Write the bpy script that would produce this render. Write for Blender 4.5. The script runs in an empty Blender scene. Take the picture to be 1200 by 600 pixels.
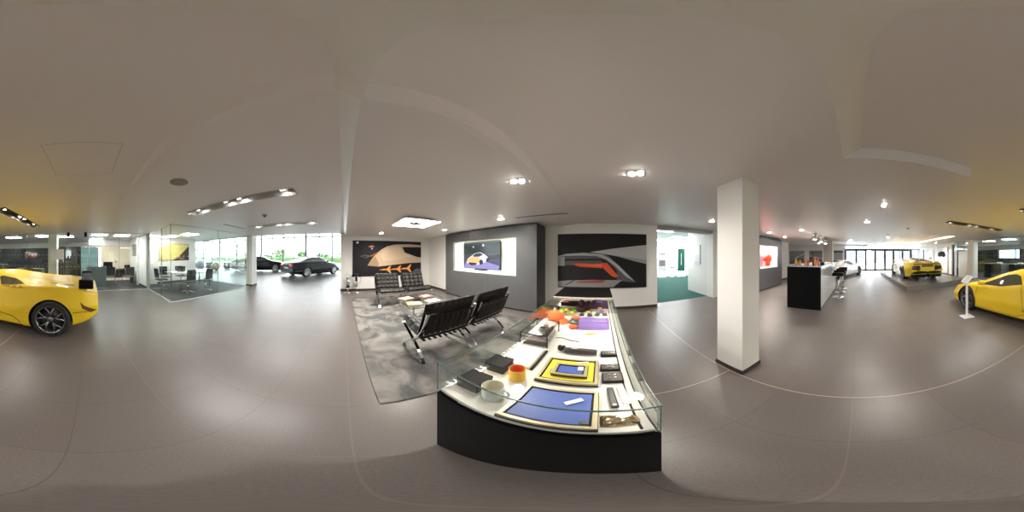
import bpy, bmesh, math, random
from mathutils import Vector, Matrix
from mathutils.bvhtree import BVHTree
random.seed(7)
S = bpy.context.scene
COL = S.collection
PI = math.pi
R = math.radians
H = 1.43
# ------------------------------------------------------------------ materials
MATS = {}
def mat(name, col, rough=0.5, metal=0.0, emis=None, es=0.0, coat=0.0, spec=0.5, bump=0, bscale=60, var=0.0, trans=0):
    if name in MATS: return MATS[name]
    m = bpy.data.materials.new(name); m.use_nodes = True
    nt = m.node_tree; b = nt.nodes['Principled BSDF']
    c = (*col, 1)
    b.inputs['Base Color'].default_value = c
    b.inputs['Roughness'].default_value = rough
    b.inputs['Metallic'].default_value = metal
    b.inputs['Specular IOR Level'].default_value = spec
    b.inputs['Coat Weight'].default_value = coat
    b.inputs['Coat Roughness'].default_value = 0.05
    b.inputs['Transmission Weight'].default_value = trans
    if emis: b.inputs['Emission Color'].default_value = (*emis, 1); b.inputs['Emission Strength'].default_value = es
    tc = nt.nodes.new('ShaderNodeTexCoord')
    n = nt.nodes.new('ShaderNodeTexNoise'); n.inputs['Scale'].default_value = bscale; n.inputs['Detail'].default_value = 3
    nt.links.new(tc.outputs['Object'], n.inputs['Vector'])
    if var > 0:
        mx = nt.nodes.new('ShaderNodeMix'); mx.data_type = 'RGBA'
        mx.inputs['A'].default_value = (*[v*(1-var) for v in col], 1)
        mx.inputs['B'].default_value = (*[min(1, v*(1+var)) for v in col], 1)
        nt.links.new(n.outputs['Fac'], mx.inputs['Factor']); nt.links.new(mx.outputs['Result'], b.inputs['Base Color'])
    if bump > 0:
        bp = nt.nodes.new('ShaderNodeBump'); bp.inputs['Strength'].default_value = bump; bp.inputs['Distance'].default_value = 0.01
        nt.links.new(n.outputs['Fac'], bp.inputs['Height']); nt.links.new(bp.outputs['Normal'], b.inputs['Normal'])
    MATS[name] = m
    return m
def glassmat(name, tint=(0.93, 0.97, 0.96), refl=0.06, ior=1.45, rough=0.0, opac=0.0, ocol=(0.5,0.5,0.5)):
    m = bpy.data.materials.new(name); m.use_nodes = True
    nt = m.node_tree; nt.nodes.clear()
    o = nt.nodes.new('ShaderNodeOutputMaterial')
    t = nt.nodes.new('ShaderNodeBsdfTransparent'); t.inputs[0].default_value = (*tint, 1)
    g = nt.nodes.new('ShaderNodeBsdfGlossy'); g.inputs['Roughness'].default_value = rough
    g.inputs['Color'].default_value = (0.95, 1, 0.98, 1)
    f = nt.nodes.new('ShaderNodeFresnel'); f.inputs['IOR'].default_value = ior
    ge = nt.nodes.new('ShaderNodeNewGeometry'); mr = nt.nodes.new('ShaderNodeMapRange')
    mr.inputs['To Min'].default_value = ior; mr.inputs['To Max'].default_value = 1/ior
    nt.links.new(ge.outputs['Backfacing'], mr.inputs['Value']); nt.links.new(mr.outputs[0], f.inputs['IOR'])
    mx = nt.nodes.new('ShaderNodeMixShader')
    nt.links.new(f.outputs[0], mx.inputs[0]); nt.links.new(t.outputs[0], mx.inputs[1]); nt.links.new(g.outputs[0], mx.inputs[2])
    last = mx
    if opac > 0:
        d = nt.nodes.new('ShaderNodeBsdfDiffuse'); d.inputs[0].default_value = (*ocol, 1)
        m2 = nt.nodes.new('ShaderNodeMixShader'); m2.inputs[0].default_value = opac
        nt.links.new(mx.outputs[0], m2.inputs[1]); nt.links.new(d.outputs[0], m2.inputs[2]); last = m2
    nt.links.new(last.outputs[0], o.inputs[0])
    MATS[name] = m
    return m
def floormat():
    m = bpy.data.materials.new('floor_tile'); m.use_nodes = True
    nt = m.node_tree; b = nt.nodes['Principled BSDF']; N = nt.nodes.new; L = nt.links.new
    tc = N('ShaderNodeTexCoord'); mp = N('ShaderNodeMapping')
    mp.inputs['Location'].default_value = (0.5+11.5, -0.03+11.5, 0)
    L(tc.outputs['Object'], mp.inputs['Vector'])
    br = N('ShaderNodeTexBrick'); br.offset = 0; br.squash = 1
    br.inputs['Scale'].default_value = 1; br.inputs['Brick Width'].default_value = 0.575; br.inputs['Row Height'].default_value = 0.575
    br.inputs['Mortar Size'].default_value = 0.0022; br.inputs['Mortar Smooth'].default_value = 0.2; br.inputs['Bias'].default_value = 0
    br.inputs['Color1'].default_value = (0.140, 0.121, 0.113, 1); br.inputs['Color2'].default_value = (0.153, 0.133, 0.124, 1)
    br.inputs['Mortar'].default_value = (0.09, 0.078, 0.072, 1)
    L(mp.outputs[0], br.inputs['Vector'])
    n = N('ShaderNodeTexNoise'); n.inputs['Scale'].default_value = 90; n.inputs['Detail'].default_value = 4
    L(tc.outputs['Object'], n.inputs['Vector'])
    mx = N('ShaderNodeMix'); mx.data_type = 'RGBA'; mx.blend_type = 'MULTIPLY'; mx.inputs['Factor'].default_value = 0.5
    cr = N('ShaderNodeValToRGB'); cr.color_ramp.elements[0].position = 0.35; cr.color_ramp.elements[0].color = (0.72, 0.72, 0.72, 1)
    cr.color_ramp.elements[1].position = 0.65; cr.color_ramp.elements[1].color = (1.15, 1.15, 1.15, 1)
    L(n.outputs['Fac'], cr.inputs[0]); L(br.outputs['Color'], mx.inputs['A']); L(cr.outputs[0], mx.inputs['B'])
    L(mx.outputs['Result'], b.inputs['Base Color'])
    n2 = N('ShaderNodeTexNoise'); n2.inputs['Scale'].default_value = 3; L(tc.outputs['Object'], n2.inputs['Vector'])
    mr = N('ShaderNodeMapRange'); mr.inputs['To Min'].default_value = 0.33; mr.inputs['To Max'].default_value = 0.45
    L(n2.outputs['Fac'], mr.inputs['Value']); L(mr.outputs[0], b.inputs['Roughness'])
    b.inputs['Specular IOR Level'].default_value = 0.75
    MATS['floor'] = m
    return m
def rugmat():
    m = bpy.data.materials.new('rug_pile'); m.use_nodes = True
    nt = m.node_tree; b = nt.nodes['Principled BSDF']; N = nt.nodes.new; L = nt.links.new
    tc = N('ShaderNodeTexCoord'); n = N('ShaderNodeTexNoise'); n.inputs['Scale'].default_value = 2.2; n.inputs['Detail'].default_value = 6; n.inputs['Distortion'].default_value = 1.2
    L(tc.outputs['Object'], n.inputs['Vector'])
    cr = N('ShaderNodeValToRGB'); e = cr.color_ramp.elements
    e[0].position = 0.40; e[0].color = (0.085, 0.085, 0.085, 1); e[1].position = 0.62; e[1].color = (0.24, 0.225, 0.21, 1)
    L(n.outputs['Fac'], cr.inputs[0]); L(cr.outputs[0], b.inputs['Base Color']); b.inputs['Roughness'].default_value = 0.95
    n2 = N('ShaderNodeTexNoise'); n2.inputs['Scale'].default_value = 250; L(tc.outputs['Object'], n2.inputs['Vector'])
    bp = N('ShaderNodeBump'); bp.inputs['Strength'].default_value = 0.5; bp.inputs['Distance'].default_value = 0.01
    L(n2.outputs['Fac'], bp.inputs['Height']); L(bp.outputs[0], b.inputs['Normal'])
    MATS['rug'] = m; return m
FLOOR = floormat(); RUG = rugmat()
WALL = mat('wall_paint', (0.88, 0.865, 0.84), 0.6, bump=0.02, bscale=200)
CEIL = mat('ceiling_paint', (0.85, 0.815, 0.82), 0.38, bump=0.01, bscale=150, spec=0.35)
CEILW = mat('ceiling_white', (0.86, 0.85, 0.84), 0.5)
SKIRT = mat('skirting_dark', (0.045, 0.036, 0.032), 0.4)
CAB = mat('cabinet_grey', (0.105, 0.105, 0.11), 0.36, var=0.06, bscale=3)
CABD = mat('cabinet_dark', (0.03, 0.03, 0.032), 0.4)
BLACK = mat('black_satin', (0.004, 0.004, 0.0045), 0.55, spec=0.12)
BLACKG = mat('black_gloss', (0.006, 0.006, 0.008), 0.15, spec=.3)
BLKMAT = mat('black_matt', (0.01, 0.01, 0.01), 0.85)
LEATHER = mat('black_leather', (0.012, 0.009, 0.008), 0.42, spec=.3, bump=0.15, bscale=180)
CHROME = mat('chrome', (0.78, 0.78, 0.8), 0.12, 1.0)
STEEL = mat('brushed_steel', (0.55, 0.55, 0.55), 0.3, 1.0)
WHITE = mat('white_gloss', (0.82, 0.82, 0.82), 0.2)
WHITEM = mat('white_matt', (0.8, 0.79, 0.77), 0.6)
DECK = mat('case_deck', (0.74, 0.70, 0.65), 0.4)
YEL = mat('car_yellow', (0.84, 0.57, 0.02), 0.4, coat=.2, spec=.35)
YEL2 = mat('car_yellow_far', (0.88, 0.64, 0.02), 0.28, coat=1.0)
CARW = mat('car_white', (0.85, 0.85, 0.84), 0.25, coat=1.0)
CARB = mat('car_dark_blue', (0.006, 0.007, 0.012), 0.2, spec=.4)
CARK = mat('car_black', (0.005, 0.006, 0.007), 0.2, spec=.4)
CGLASS = mat('car_glass', (0.02, 0.024, 0.022), 0.05, coat=1.0)
CGLASS2 = mat('car_glass_light', (0.05, 0.058, 0.052), 0.05, coat=1.0)
RUBBER = mat('tyre_rubber', (0.014, 0.014, 0.015), 0.7)
RIMD = mat('rim_gunmetal', (0.24, 0.24, 0.25), 0.25, 0.9)
RIMS = mat('rim_silver', (0.65, 0.66, 0.68), 0.25, 0.9)
GLASS = glassmat('partition_glass')
GLASSF = glassmat('frosted_band', (0.95, 0.96, 0.96), opac=0.5, ocol=(0.8, 0.82, 0.82))
CASEGLASS = glassmat('case_glass', (0.955, 0.975, 0.97), ior=1.4)
ACRYL = glassmat('clear_acrylic', (0.95, 0.95, 0.95), ior=1.45)
GEDGE = mat('glass_edge', (0.12, 0.19, 0.17), 0.2)
LAMPW = mat('lamp_white', (1, 1, 1), 0.5, emis=(1, 0.97, 0.9), es=9)
LAMPS = mat('spot_lamp', (1, 1, 1), 0.5, emis=(1, 0.93, 0.8), es=40)
PANEL = mat('office_light_panel', (1, 1, 1), 0.5, emis=(1, 0.99, 0.95), es=8)
PANEL3 = mat('bright_room_panel', (1, 1, 1), 0.5, emis=(1, 1, 1), es=14)
PANEL4 = mat('rear_office_panel', (1, 1, 1), 0.5, emis=(1, 0.98, 0.93), es=2)
PANEL2 = mat('meeting_light_panel', (1, 1, 1), 0.5, emis=(1, 0.98, 0.93), es=7)
GREENC = mat('green_carpet', (0.0, 0.075, 0.055), 0.9, bump=0.4, bscale=300)
DKCARPET = mat('dark_carpet_tile', (0.05, 0.05, 0.052), 0.7, bump=0.2, bscale=300)
ORANGE = mat('orange_cloth', (0.85, 0.13, 0.02), 0.7)
PURPLE = mat('purple_cloth', (0.24, 0.14, 0.42), 0.85, var=0.15, bscale=80)
BLUE = mat('blue_leather', (0.06, 0.11, 0.42), 0.4, var=0.08, bscale=30)
YELP = mat('yellow_paper', (0.82, 0.62, 0.02), 0.5)
GOLD = mat('pale_gold_tray', (0.52, 0.43, 0.27), 0.32, 0.4)
CREAM = mat('cream_trim', (0.72, 0.66, 0.52), 0.5)

# ------------------------------------------------------------------ mesh helper
class B:
    def __init__(s): s.bm = bmesh.new(); s.mi = 0; s.mats = []; s.T = Matrix.Identity(4)
    def m(s, material):
        if material not in s.mats: s.mats.append(material)
        s.mi = s.mats.index(material); return s
    def _add(s, verts, faces, smooth=False):
        vs = [s.bm.verts.new(s.T @ Vector(v)) for v in verts]
        for f in faces:
            try:
                fc = s.bm.faces.new([vs[i] for i in f]); fc.material_index = s.mi; fc.smooth = smooth
            except ValueError: pass
        return vs
    def box(s, x0, x1, y0, y1, z0, z1, bev=0):
        v = [(x, y, z) for x in (x0, x1) for y in (y0, y1) for z in (z0, z1)]
        f = [(0,1,3,2), (4,6,7,5), (0,4,5,1), (2,3,7,6), (0,2,6,4), (1,5,7,3)]
        vs = s._add(v, f)
        if bev > 0:
            eds = list({e for w in vs for e in w.link_edges})
            r = bmesh.ops.bevel(s.bm, geom=eds, offset=bev, segments=2, affect='EDGES', profile=0.5, material=-1)
        return s
    def rbox(s, cx, cy, cz, sx, sy, sz, rz=0, ry=0, rx=0, bev=0):
        old = s.T.copy()
        s.T = old @ Matrix.Translation((cx, cy, cz)) @ Matrix.Rotation(rz, 4, 'Z') @ Matrix.Rotation(ry, 4, 'Y') @ Matrix.Rotation(rx, 4, 'X')
        s.box(-sx/2, sx/2, -sy/2, sy/2, -sz/2, sz/2, bev); s.T = old; return s
    def lathe(s, prof, c=(0, 0, 0), n=24, axis='Z', smooth=True, a0=0, a1=2*PI, cap=True):
        full = abs(a1-a0-2*PI) < 1e-6
        vs = []; fs = []; k = len(prof); nn = n if full else n+1
        for i in range(nn):
            a = a0+(a1-a0)*i/n
            for r, h in prof:
                p = (r*math.cos(a), r*math.sin(a), h)
                if axis == 'Y': p = (p[0], p[2], p[1])
                if axis == 'X': p = (p[2], p[0], p[1])
                vs.append((p[0]+c[0], p[1]+c[1], p[2]+c[2]))
        for i in range(n):
            j = (i+1) % nn
            for q in range(k-1): fs.append((i*k+q, j*k+q, j*k+q+1, i*k+q+1))
        w = s._add(vs, fs, smooth)
        if cap and full and prof[0][0] > 1e-5: s._face([w[i*k] for i in range(n)])
        if cap and full and prof[-1][0] > 1e-5: s._face([w[i*k+k-1] for i in range(n)])
        return s
    def _face(s, vs):
        try: f = s.bm.faces.new(vs); f.material_index = s.mi
        except ValueError: pass
    def cyl(s, c, r, h, n=24, axis='Z', r2=None):
        return s.lathe([(r, 0), (r if r2 is None else r2, h)], c, n, axis)
    def tube(s, pts, r, n=8, closed=False, flat=None):
        pts = [Vector(p) for p in pts]; N = len(pts); vs = []; fs = []
        up = Vector((0, 0, 1))
        for i, p in enumerate(pts):
            d = (pts[min(i+1, N-1)]-pts[max(i-1, 0)]).normalized()
            a = d.cross(up)
            if a.length < 1e-3: a = d.cross(Vector((0, 1, 0)))
            a.normalize(); b = a.cross(d).normalized()
            if flat:  # flat bar: width along world Y, thickness across
                a = Vector((0, 1, 0)); b = d.cross(a).normalized()
                for (u, v) in ((-1, -1), (1, -1), (1, 1), (-1, 1)): vs.append(p+a*u*flat[0]+b*v*flat[1])
            else:
                rr = r[i] if isinstance(r, (list, tuple)) else r
                for k in range(n): t = 2*PI*k/n; vs.append(p+a*math.cos(t)*rr+b*math.sin(t)*rr)
        k = 4 if flat else n
        for i in range(N-1):
            for q in range(k): fs.append((i*k+q, i*k+(q+1) % k, (i+1)*k+(q+1) % k, (i+1)*k+q))
        w = s._add(vs, fs, not flat)
        s._face(w[:k]); s._face(w[-k:]); return s
    def prism(s, poly, z0, z1, axis='Z'):
        n = len(poly); vs = []
        for z in (z0, z1):
            for (u, v) in poly: vs.append((u, v, z) if axis == 'Z' else (u, z, v) if axis == 'Y' else (z, u, v))
        fs = [tuple(range(n)), tuple(range(n, 2*n))]+[(i, (i+1) % n, n+(i+1) % n, n+i) for i in range(n)]
        s._add(vs, fs); return s
    def sphere(s, c, r, sc=(1, 1, 1), n=16):
        prof = [(r*math.sin(PI*i/n), -r*math.cos(PI*i/n)) for i in range(n+1)]
        old = s.T.copy(); s.T = old @ Matrix.Translation(c) @ Matrix.Diagonal((*sc, 1)); s.lathe(prof, (0, 0, 0), 2*n); s.T = old; return s
    def grid(s, fn, nu, nv, smooth=True, flip=False):
        vs = [fn(i/nu, j/nv) for i in range(nu+1) for j in range(nv+1)]
        fs = [(i*(nv+1)+j, (i+1)*(nv+1)+j, (i+1)*(nv+1)+j+1, i*(nv+1)+j+1) for i in range(nu) for j in range(nv)]
        return s._add(vs, fs, smooth)
def obj(name, b, parent=None, sharp=None, fix=True, loc=None):
    if isinstance(b, B):
        if fix: bmesh.ops.remove_doubles(b.bm, verts=b.bm.verts, dist=1e-5); bmesh.ops.recalc_face_normals(b.bm, faces=b.bm.faces)
        me = bpy.data.meshes.new(name)
        if loc: bmesh.ops.translate(b.bm, verts=b.bm.verts, vec=-Vector(loc))
        b.bm.to_mesh(me); b.bm.free()
        for m in b.mats: me.materials.append(m)
    else: me = b
    if sharp: me.set_sharp_from_angle(angle=R(sharp))
    o = bpy.data.objects.new(name, me); COL.objects.link(o)
    if loc: o.location = loc
    if parent: o.parent = parent
    return o
def tag(o, label, cat, group=None):
    o['label'] = label; o['category'] = cat
    if group: o['group'] = group
    return o
def struct(name, b, **k):
    o = obj(name, b, **k); o['kind'] = 'structure'; return o
def thing(name, label, cat, loc=(0, 0, 0), rz=0, group=None):
    o = bpy.data.objects.new(name, None); COL.objects.link(o); o.location = loc; o.rotation_euler = (0, 0, rz)
    o.empty_display_size = 0.1
    return tag(o, label, cat, group)
def one(name, b, label, cat, group=None, loc=(0,0,0), rz=0, **k):
    o = obj(name, b, **k); o.location = loc; o.rotation_euler = (0, 0, rz); return tag(o, label, cat, group)
def dup(root, loc, rz, label, group=None):
    r = root.copy(); COL.objects.link(r); r.location = loc; r.rotation_euler = (0, 0, rz); r['label'] = label
    if group: r['group'] = group
    for ch in list(root.children):
        c = ch.copy(); COL.objects.link(c); c.parent = r
        for g in ch.children: d = g.copy(); COL.objects.link(d); d.parent = c
    return r
def light(kind, loc, energy, color=(1, 1, 1), size=0.1, size_y=None, rot=(0, 0, 0), spot=None, blend=0.5):
    l = bpy.data.lights.new('lamp', kind); l.energy = energy; l.color = color
    if kind == 'AREA':
        l.size = size
        if size_y: l.shape = 'RECTANGLE'; l.size_y = size_y
    elif kind in ('POINT', 'SPOT'): l.shadow_soft_size = size
    if spot: l.spot_size = R(spot); l.spot_blend = blend
    o = bpy.data.objects.new('lamp_light', l); COL.objects.link(o); o.location = loc; o.rotation_euler = rot
    return o
def bx(name, x0, x1, y0, y1, z0, z1, m=None):
    b = B().m(m or WALL); b.box(x0, x1, y0, y1, z0, z1); return struct(name, b)
exec_parts = []
# ================================================================== SHELL
ZA, ZB = 2.40, 2.28
# floor
b = B().m(FLOOR); b.box(-16.2, 16.2, -15.6, 4.21, -0.12, 0); b.box(-16.2, -6.9, 4.21, 6.2, -0.12, 0); b.box(1.53, 3.48, 4.21, 4.55, -0.12, 0); b.box(9.3, 16.2, 4.21, 9.2, -0.12, 0)
struct('floor', b)
b = B().m(DKCARPET); b.box(-6.4, -2.5, -7.6, -4.36, -0.02, 0.004); struct('floor', b)
b = B().m(DKCARPET); b.box(-2.4, 16, -11.5, -6.66, -0.02, 0.004); struct('floor', b)
b = B().m(GREENC); b.box(-1, 9, 4.55, 10.6, -0.12, 0.003); struct('floor', b)
b = B().m(WHITEM); b.box(-1, 9, 10.6, 15, -0.12, 0.002); struct('floor', b)
TRIM = mat('floor_joint_trim', (0.42, 0.35, 0.30), 0.35)
b = B().m(TRIM); b.box(1.203, 1.215, -6.5, 4.2, -0.01, 0.0015); struct('trim_1', b)
b = B().m(TRIM); b.box(0.14, 1.2, 1.185, 1.197, -0.01, 0.0015); struct('trim_2', b)
TRIM3 = mat('floor_joint_faint', (0.20, 0.17, 0.155), 0.35)
b = B().m(TRIM3); b.box(-0.505, -0.497, -6.5, 0.3, -0.01, 0.0012); struct('trim_3', b)
b = B().m(TRIM3); b.box(-16, 1.2, 0.026, 0.033, -0.01, 0.0012); struct('trim_4', b)
# ceiling sheets with holes
TR = [(-2.25, -2.02, -2.90, -0.66), (-4.60, -4.37, -2.95, -0.75), (1.54, 1.77, -4.98, -2.75), (3.70, 3.93, -4.62, -2.40)]
def sheet(b, x0, x1, y0, y1, zf, holes=()):
    if not callable(zf): z = zf; zf = lambda x, y: z
    xs = sorted({x0, x1, *[v for h in holes for v in h[:2] if x0 < v < x1]})
    ys = sorted({y0, y1, *[v for h in holes for v in h[2:] if y0 < v < y1]})
    for i in range(len(xs)-1):
        for j in range(len(ys)-1):
            cx, cy = (xs[i]+xs[i+1])/2, (ys[j]+ys[j+1])/2
            if any(h[0] < cx < h[1] and h[2] < cy < h[3] for h in holes): continue
            b._add([(x, y, zf(x, y)) for x, y in ((xs[i], ys[j]), (xs[i+1], ys[j]), (xs[i+1], ys[j+1]), (xs[i], ys[j+1]))], [(0, 3, 2, 1)])
b = B().m(CEIL)
wz = lambda x, y: ZA-0.035*max(0, min(1, (y+3.2)/3.2))
sheet(b, -6.9, -0.57, -6.6, -3.2, ZA); sheet(b, -6.9, -0.57, -3.2, -0.03, wz, [TR[0], TR[1]])
b._add([(-0.57, -3.2, ZA), (-0.47, -3.2, ZA), (-0.47, -0.03, ZA), (-0.57, -0.03, wz(0, -0.03))], [(0, 3, 2, 1)])  # sloped strip shaped to carry on the imitated arc of light
sheet(b, -0.57, -0.47, -6.6, -3.2, ZA); sheet(b, -0.47, 1.24, -6.6, -0.03, ZA)
PC = (6.5, 12.3, -4.7, -2.0)
sheet(b, 1.24, 16, -6.6, -1.05, ZA, [TR[2], TR[3], PC])
sheet(b, 9.3, 16, -1.05, 9, ZA+0.12)
b._add([(9.3, -1.05, ZB), (9.3, 9, ZB), (9.3, 9, ZA+.12), (9.3, -1.05, ZA+.12)], [(0, 1, 2, 3)])
b._add([(9.3, -1.05, ZA), (16, -1.05, ZA), (16, -1.05, ZA+.12), (9.3, -1.05, ZA+.12)], [(0, 1, 2, 3)])
sheet(b, -6.9, 16, -11.6, -6.6, ZA)
struct('ceiling', b, fix=False)
b = B().m(CEIL)
wl = lambda y: -0.57-0.10*max(0, y)   # inner foot of a shallow step shaped to imitate an arc of light
b._add([(-6.9, 0.05, 2.245), (wl(0), 0.06, 2.245), (wl(3.2), 3.2, 2.245), (wl(3.2), 4.3, 2.245), (-6.9, 4.3, 2.245)], [(0, 4, 3, 2, 1)])
b._add([(wl(0), 0.06, 2.245), (-0.47, 0.07, ZB), (-0.62, 3.2, ZB), (wl(3.2), 3.2, 2.245)], [(0, 3, 2, 1)])
b._add([(-0.62, 3.2, ZB), (wl(3.2), 3.2, 2.245), (wl(3.2), 4.3, 2.245), (-0.62, 4.3, ZB)], [(0, 1, 2, 3)])
b._add([(-0.47, 0.07, ZB), (1.24, 0.10, ZB), (1.24, 4.3, ZB), (-0.62, 4.3, ZB), (-0.62, 3.2, ZB)], [(0, 4, 3, 2, 1)])
sheet(b, 1.24, 9.3, -1.05, 4.3, ZB); sheet(b, 9.3, 9.6, 4.3, 9, ZB)
# sloping riser between the two levels, and the upright riser to the right
b._add([(-6.9, -0.03, 2.365), (-0.57, -0.03, 2.365), (wl(0), 0.06, 2.245), (-6.9, 0.05, 2.245)], [(0, 3, 2, 1)])
b._add([(-0.57, -0.03, 2.365), (-0.47, -0.03, ZA), (-0.47, 0.07, ZB), (wl(0), 0.06, 2.245)], [(0, 3, 2, 1)])
b._add([(-0.47, -0.03, ZA), (1.24, -0.03, ZA), (1.24, 0.10, ZB), (-0.47, 0.07, ZB)], [(0, 3, 2, 1)])
b._add([(1.24, -1.05, ZB), (1.24, 0.10, ZB), (1.24, -0.03, ZA), (1.24, -1.05, ZA)], [(0, 1, 2, 3)])
b._add([(1.24, -1.05, ZB), (9.3, -1.05, ZB), (9.3, -1.05, ZA), (1.24, -1.05, ZA)], [(0, 1, 2, 3)])
struct('ceiling', b, fix=False)
# coffer over the platform
b = B().m(mat('coffer_warm', (0.84, 0.76, 0.68), 0.5))
x0, x1, y0, y1 = PC; d = 0.35; z1 = 2.56
o4 = [(x0, y0), (x1, y0), (x1, y1), (x0, y1)]; i4 = [(x0+d, y0+d), (x1-d, y0+d), (x1-d, y1-d), (x0+d, y1-d)]
b._add([(*p, ZA) for p in o4]+[(*p, z1) for p in i4], [(0, 1, 5, 4), (1, 2, 6, 5), (2, 3, 7, 6), (3, 0, 4, 7), (4, 5, 6, 7)])
struct('ceiling', b, fix=False)
ROOF = mat('roof_slab', (0.4, 0.4, 0.4), 0.8)
b = B().m(ROOF); b.box(-6.9, 16.3, -11.9, 9.3, 2.62, 2.8); struct('ceiling', b)
b = B().m(CEILW); b.box(-16.3, -6.9, -15.7, 6.3, 4.2, 4.4); struct('ceiling', b)
b = B().m(CEILW); b.box(-1, 9.1, 4.56, 15.2, 2.5, 2.61); struct('ceiling', b)
# walls
bx('wall_back', -6.9, 1.53, 4.21, 4.55, 0, 2.62)
bx('wall_back', 3.48, 9.5, 4.21, 4.55, 0, 2.62)
DUSK = mat('door_head', (0.42, 0.41, 0.40), 0.6)
b = B().m(DUSK); b.box(1.53, 3.48, 4.21, 4.55, 2.19, 2.62); struct('wall_back', b)
bx('wall_left', -6.95, -6.6, -0.16, 4.4, 0, 4.2)
bx('wall_left', -6.6, -5.015, 3.75, 4.21, 0, 2.62)
bx('wall_left', -6.95, -6.6, -4.1, -0.16, 2.41, 4.2)
bx('wall_left', -6.85, -6.42, -4.42, -4.1, 0, 4.2)
bx('wall_left', -6.95, -6.6, -15.5, -4.42, 2.4, 4.2)
bx('wall_left', -5.85, -5.65, -15.5, -7.75, 0, 4.2)
b = B().m(CEILW); b.box(-6.9, -5.6, -15.7, -11.6, 2.62, 2.8); struct('ceiling', b)
bx('wall_left', -16.2, -6.6, 6.0, 6.2, 0, 4.2)
bx('wall_left', -6.95, -6.6, 4.4, 6.2, 0, 4.2)
bx('wall_front', -5.85, -2.35, -7.75, -7.6, 0, 2.42)
bx('wall_front', -2.62, -2.45, -9.4, -6.62, 0, 2.42)
BEIGE = mat('beige_wall', (0.80, 0.68, 0.52), 0.6)
b = B().m(BEIGE); b.box(-2.45, -0.72, -9.5, -9.4, 0, 2.05); struct('wall_front', b)
bx('wall_front', -2.45, 0.0, -9.52, -9.38, 2.05, 2.42)
bx('wall_front', -2.45, 16.2, -11.8, -11.5, 2.02, 2.45)
DKW = mat('dark_office_wall', (0.06, 0.065, 0.068), 0.15)
b = B().m(DKW)
b.box(-0.72, 7.4, -11.8, -11.5, 0, 2.02); b.box(9.8, 16.2, -11.8, -11.5, 0, 2.02); b.box(7.4, 9.8, -11.8, -11.5, 0, 1.2); struct('wall_front', b)
bx('wall_front', 9.7, 16.2, -6.85, -6.6, 0, 2.42)
bx('wall_right', 16.0, 16.2, 1.15, 9.2, 0, 2.6)
bx('wall_right', 16.0, 16.2, -11.8, -6.85, 0, 2.6)
bx('wall_right', 9.5, 9.62, 4.4, 9.2, 0, 2.6)
bx('wall_right', 9.5, 16.2, 9.0, 9.2, 0, 2.6)
bx('wall_right', 16.0, 16.2, -6.6, 1.15, 2.44, 2.62)
# corridor room beyond the doorway
bx('wall_corridor', 3.48, 3.6, 4.55, 5.85, 0, 2.5, WHITEM)
bx('wall_corridor', 9.0, 9.1, 4.5, 15.1, 0, 2.5, WHITEM)
bx('wall_corridor', -1.1, -1.0, 4.5, 15.1, 0, 2.5, WHITEM)
# skirting
b = B().m(SKIRT); b.box(-1.47, 1.53, 4.195, 4.21, 0, 0.07); struct('baseboard_back', b)
b = B().m(SKIRT); b.box(-6.6, -6.585, -0.16, 3.75, 0, 0.08); b.box(-6.42, -6.405, -4.42, -4.1, 0, 0.08); b.box(-6.86, -6.42, -4.1, -4.085, 0, 0.08); b.box(-6.96, -6.585, -0.175, -0.16, 0, 0.08); b.box(-6.585, -5.02, 3.735, 3.75, 0, 0.08); struct('baseboard_left', b)
b = B().m(SKIRT); b.box(-5.85, -2.62, -7.6, -7.585, 0, 0.10); b.box(-2.45, -2.435, -9.38, -6.6, 0, 0.10); b.box(9.7, 16, -6.6, -6.585, 0, 0.08); struct('baseboard_front', b)
b = B().m(SKIRT); b.box(7.35, 9.5, 4.195, 4.21, 0, 0.09); struct('baseboard_right', b)
# pillars
def pillar(name, x0, x1, y0, y1, z1, label, m=WALL, sk=0.055):
    t = thing(name, label, 'pillar', ((x0+x1)/2, (y0+y1)/2, 0))
    hx, hy = (x1-x0)/2, (y1-y0)/2
    b = B().m(m); b.box(-hx, hx, -hy, hy, 0, z1, 0.004); obj('shaft', b, t)
    b = B().m(SKIRT); b.box(-hx-.012, hx+.012, -hy-.012, hy+.012, 0, sk); obj('skirting', b, t)
    return t
pillar('pillar', 1.235, 1.53, 1.04, 1.42, 2.285, 'square cream pillar with dark skirting beside the glass display case')
pillar('pillar', 8.85, 9.25, 1.32, 1.82, 2.285, 'grey square pillar behind the far end of the black bar', mat('pillar_grey', (0.45, 0.44, 0.42), .6))
pillar('pillar', 1.42, 1.82, -7.6, -7.2, 2.4, 'white column inside the glazed office behind the yellow car')
pillar('pillar', 7.5, 8.05, -6.9, -6.5, 2.4, 'white column at the end of the office glazing, right of the platform')
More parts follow.
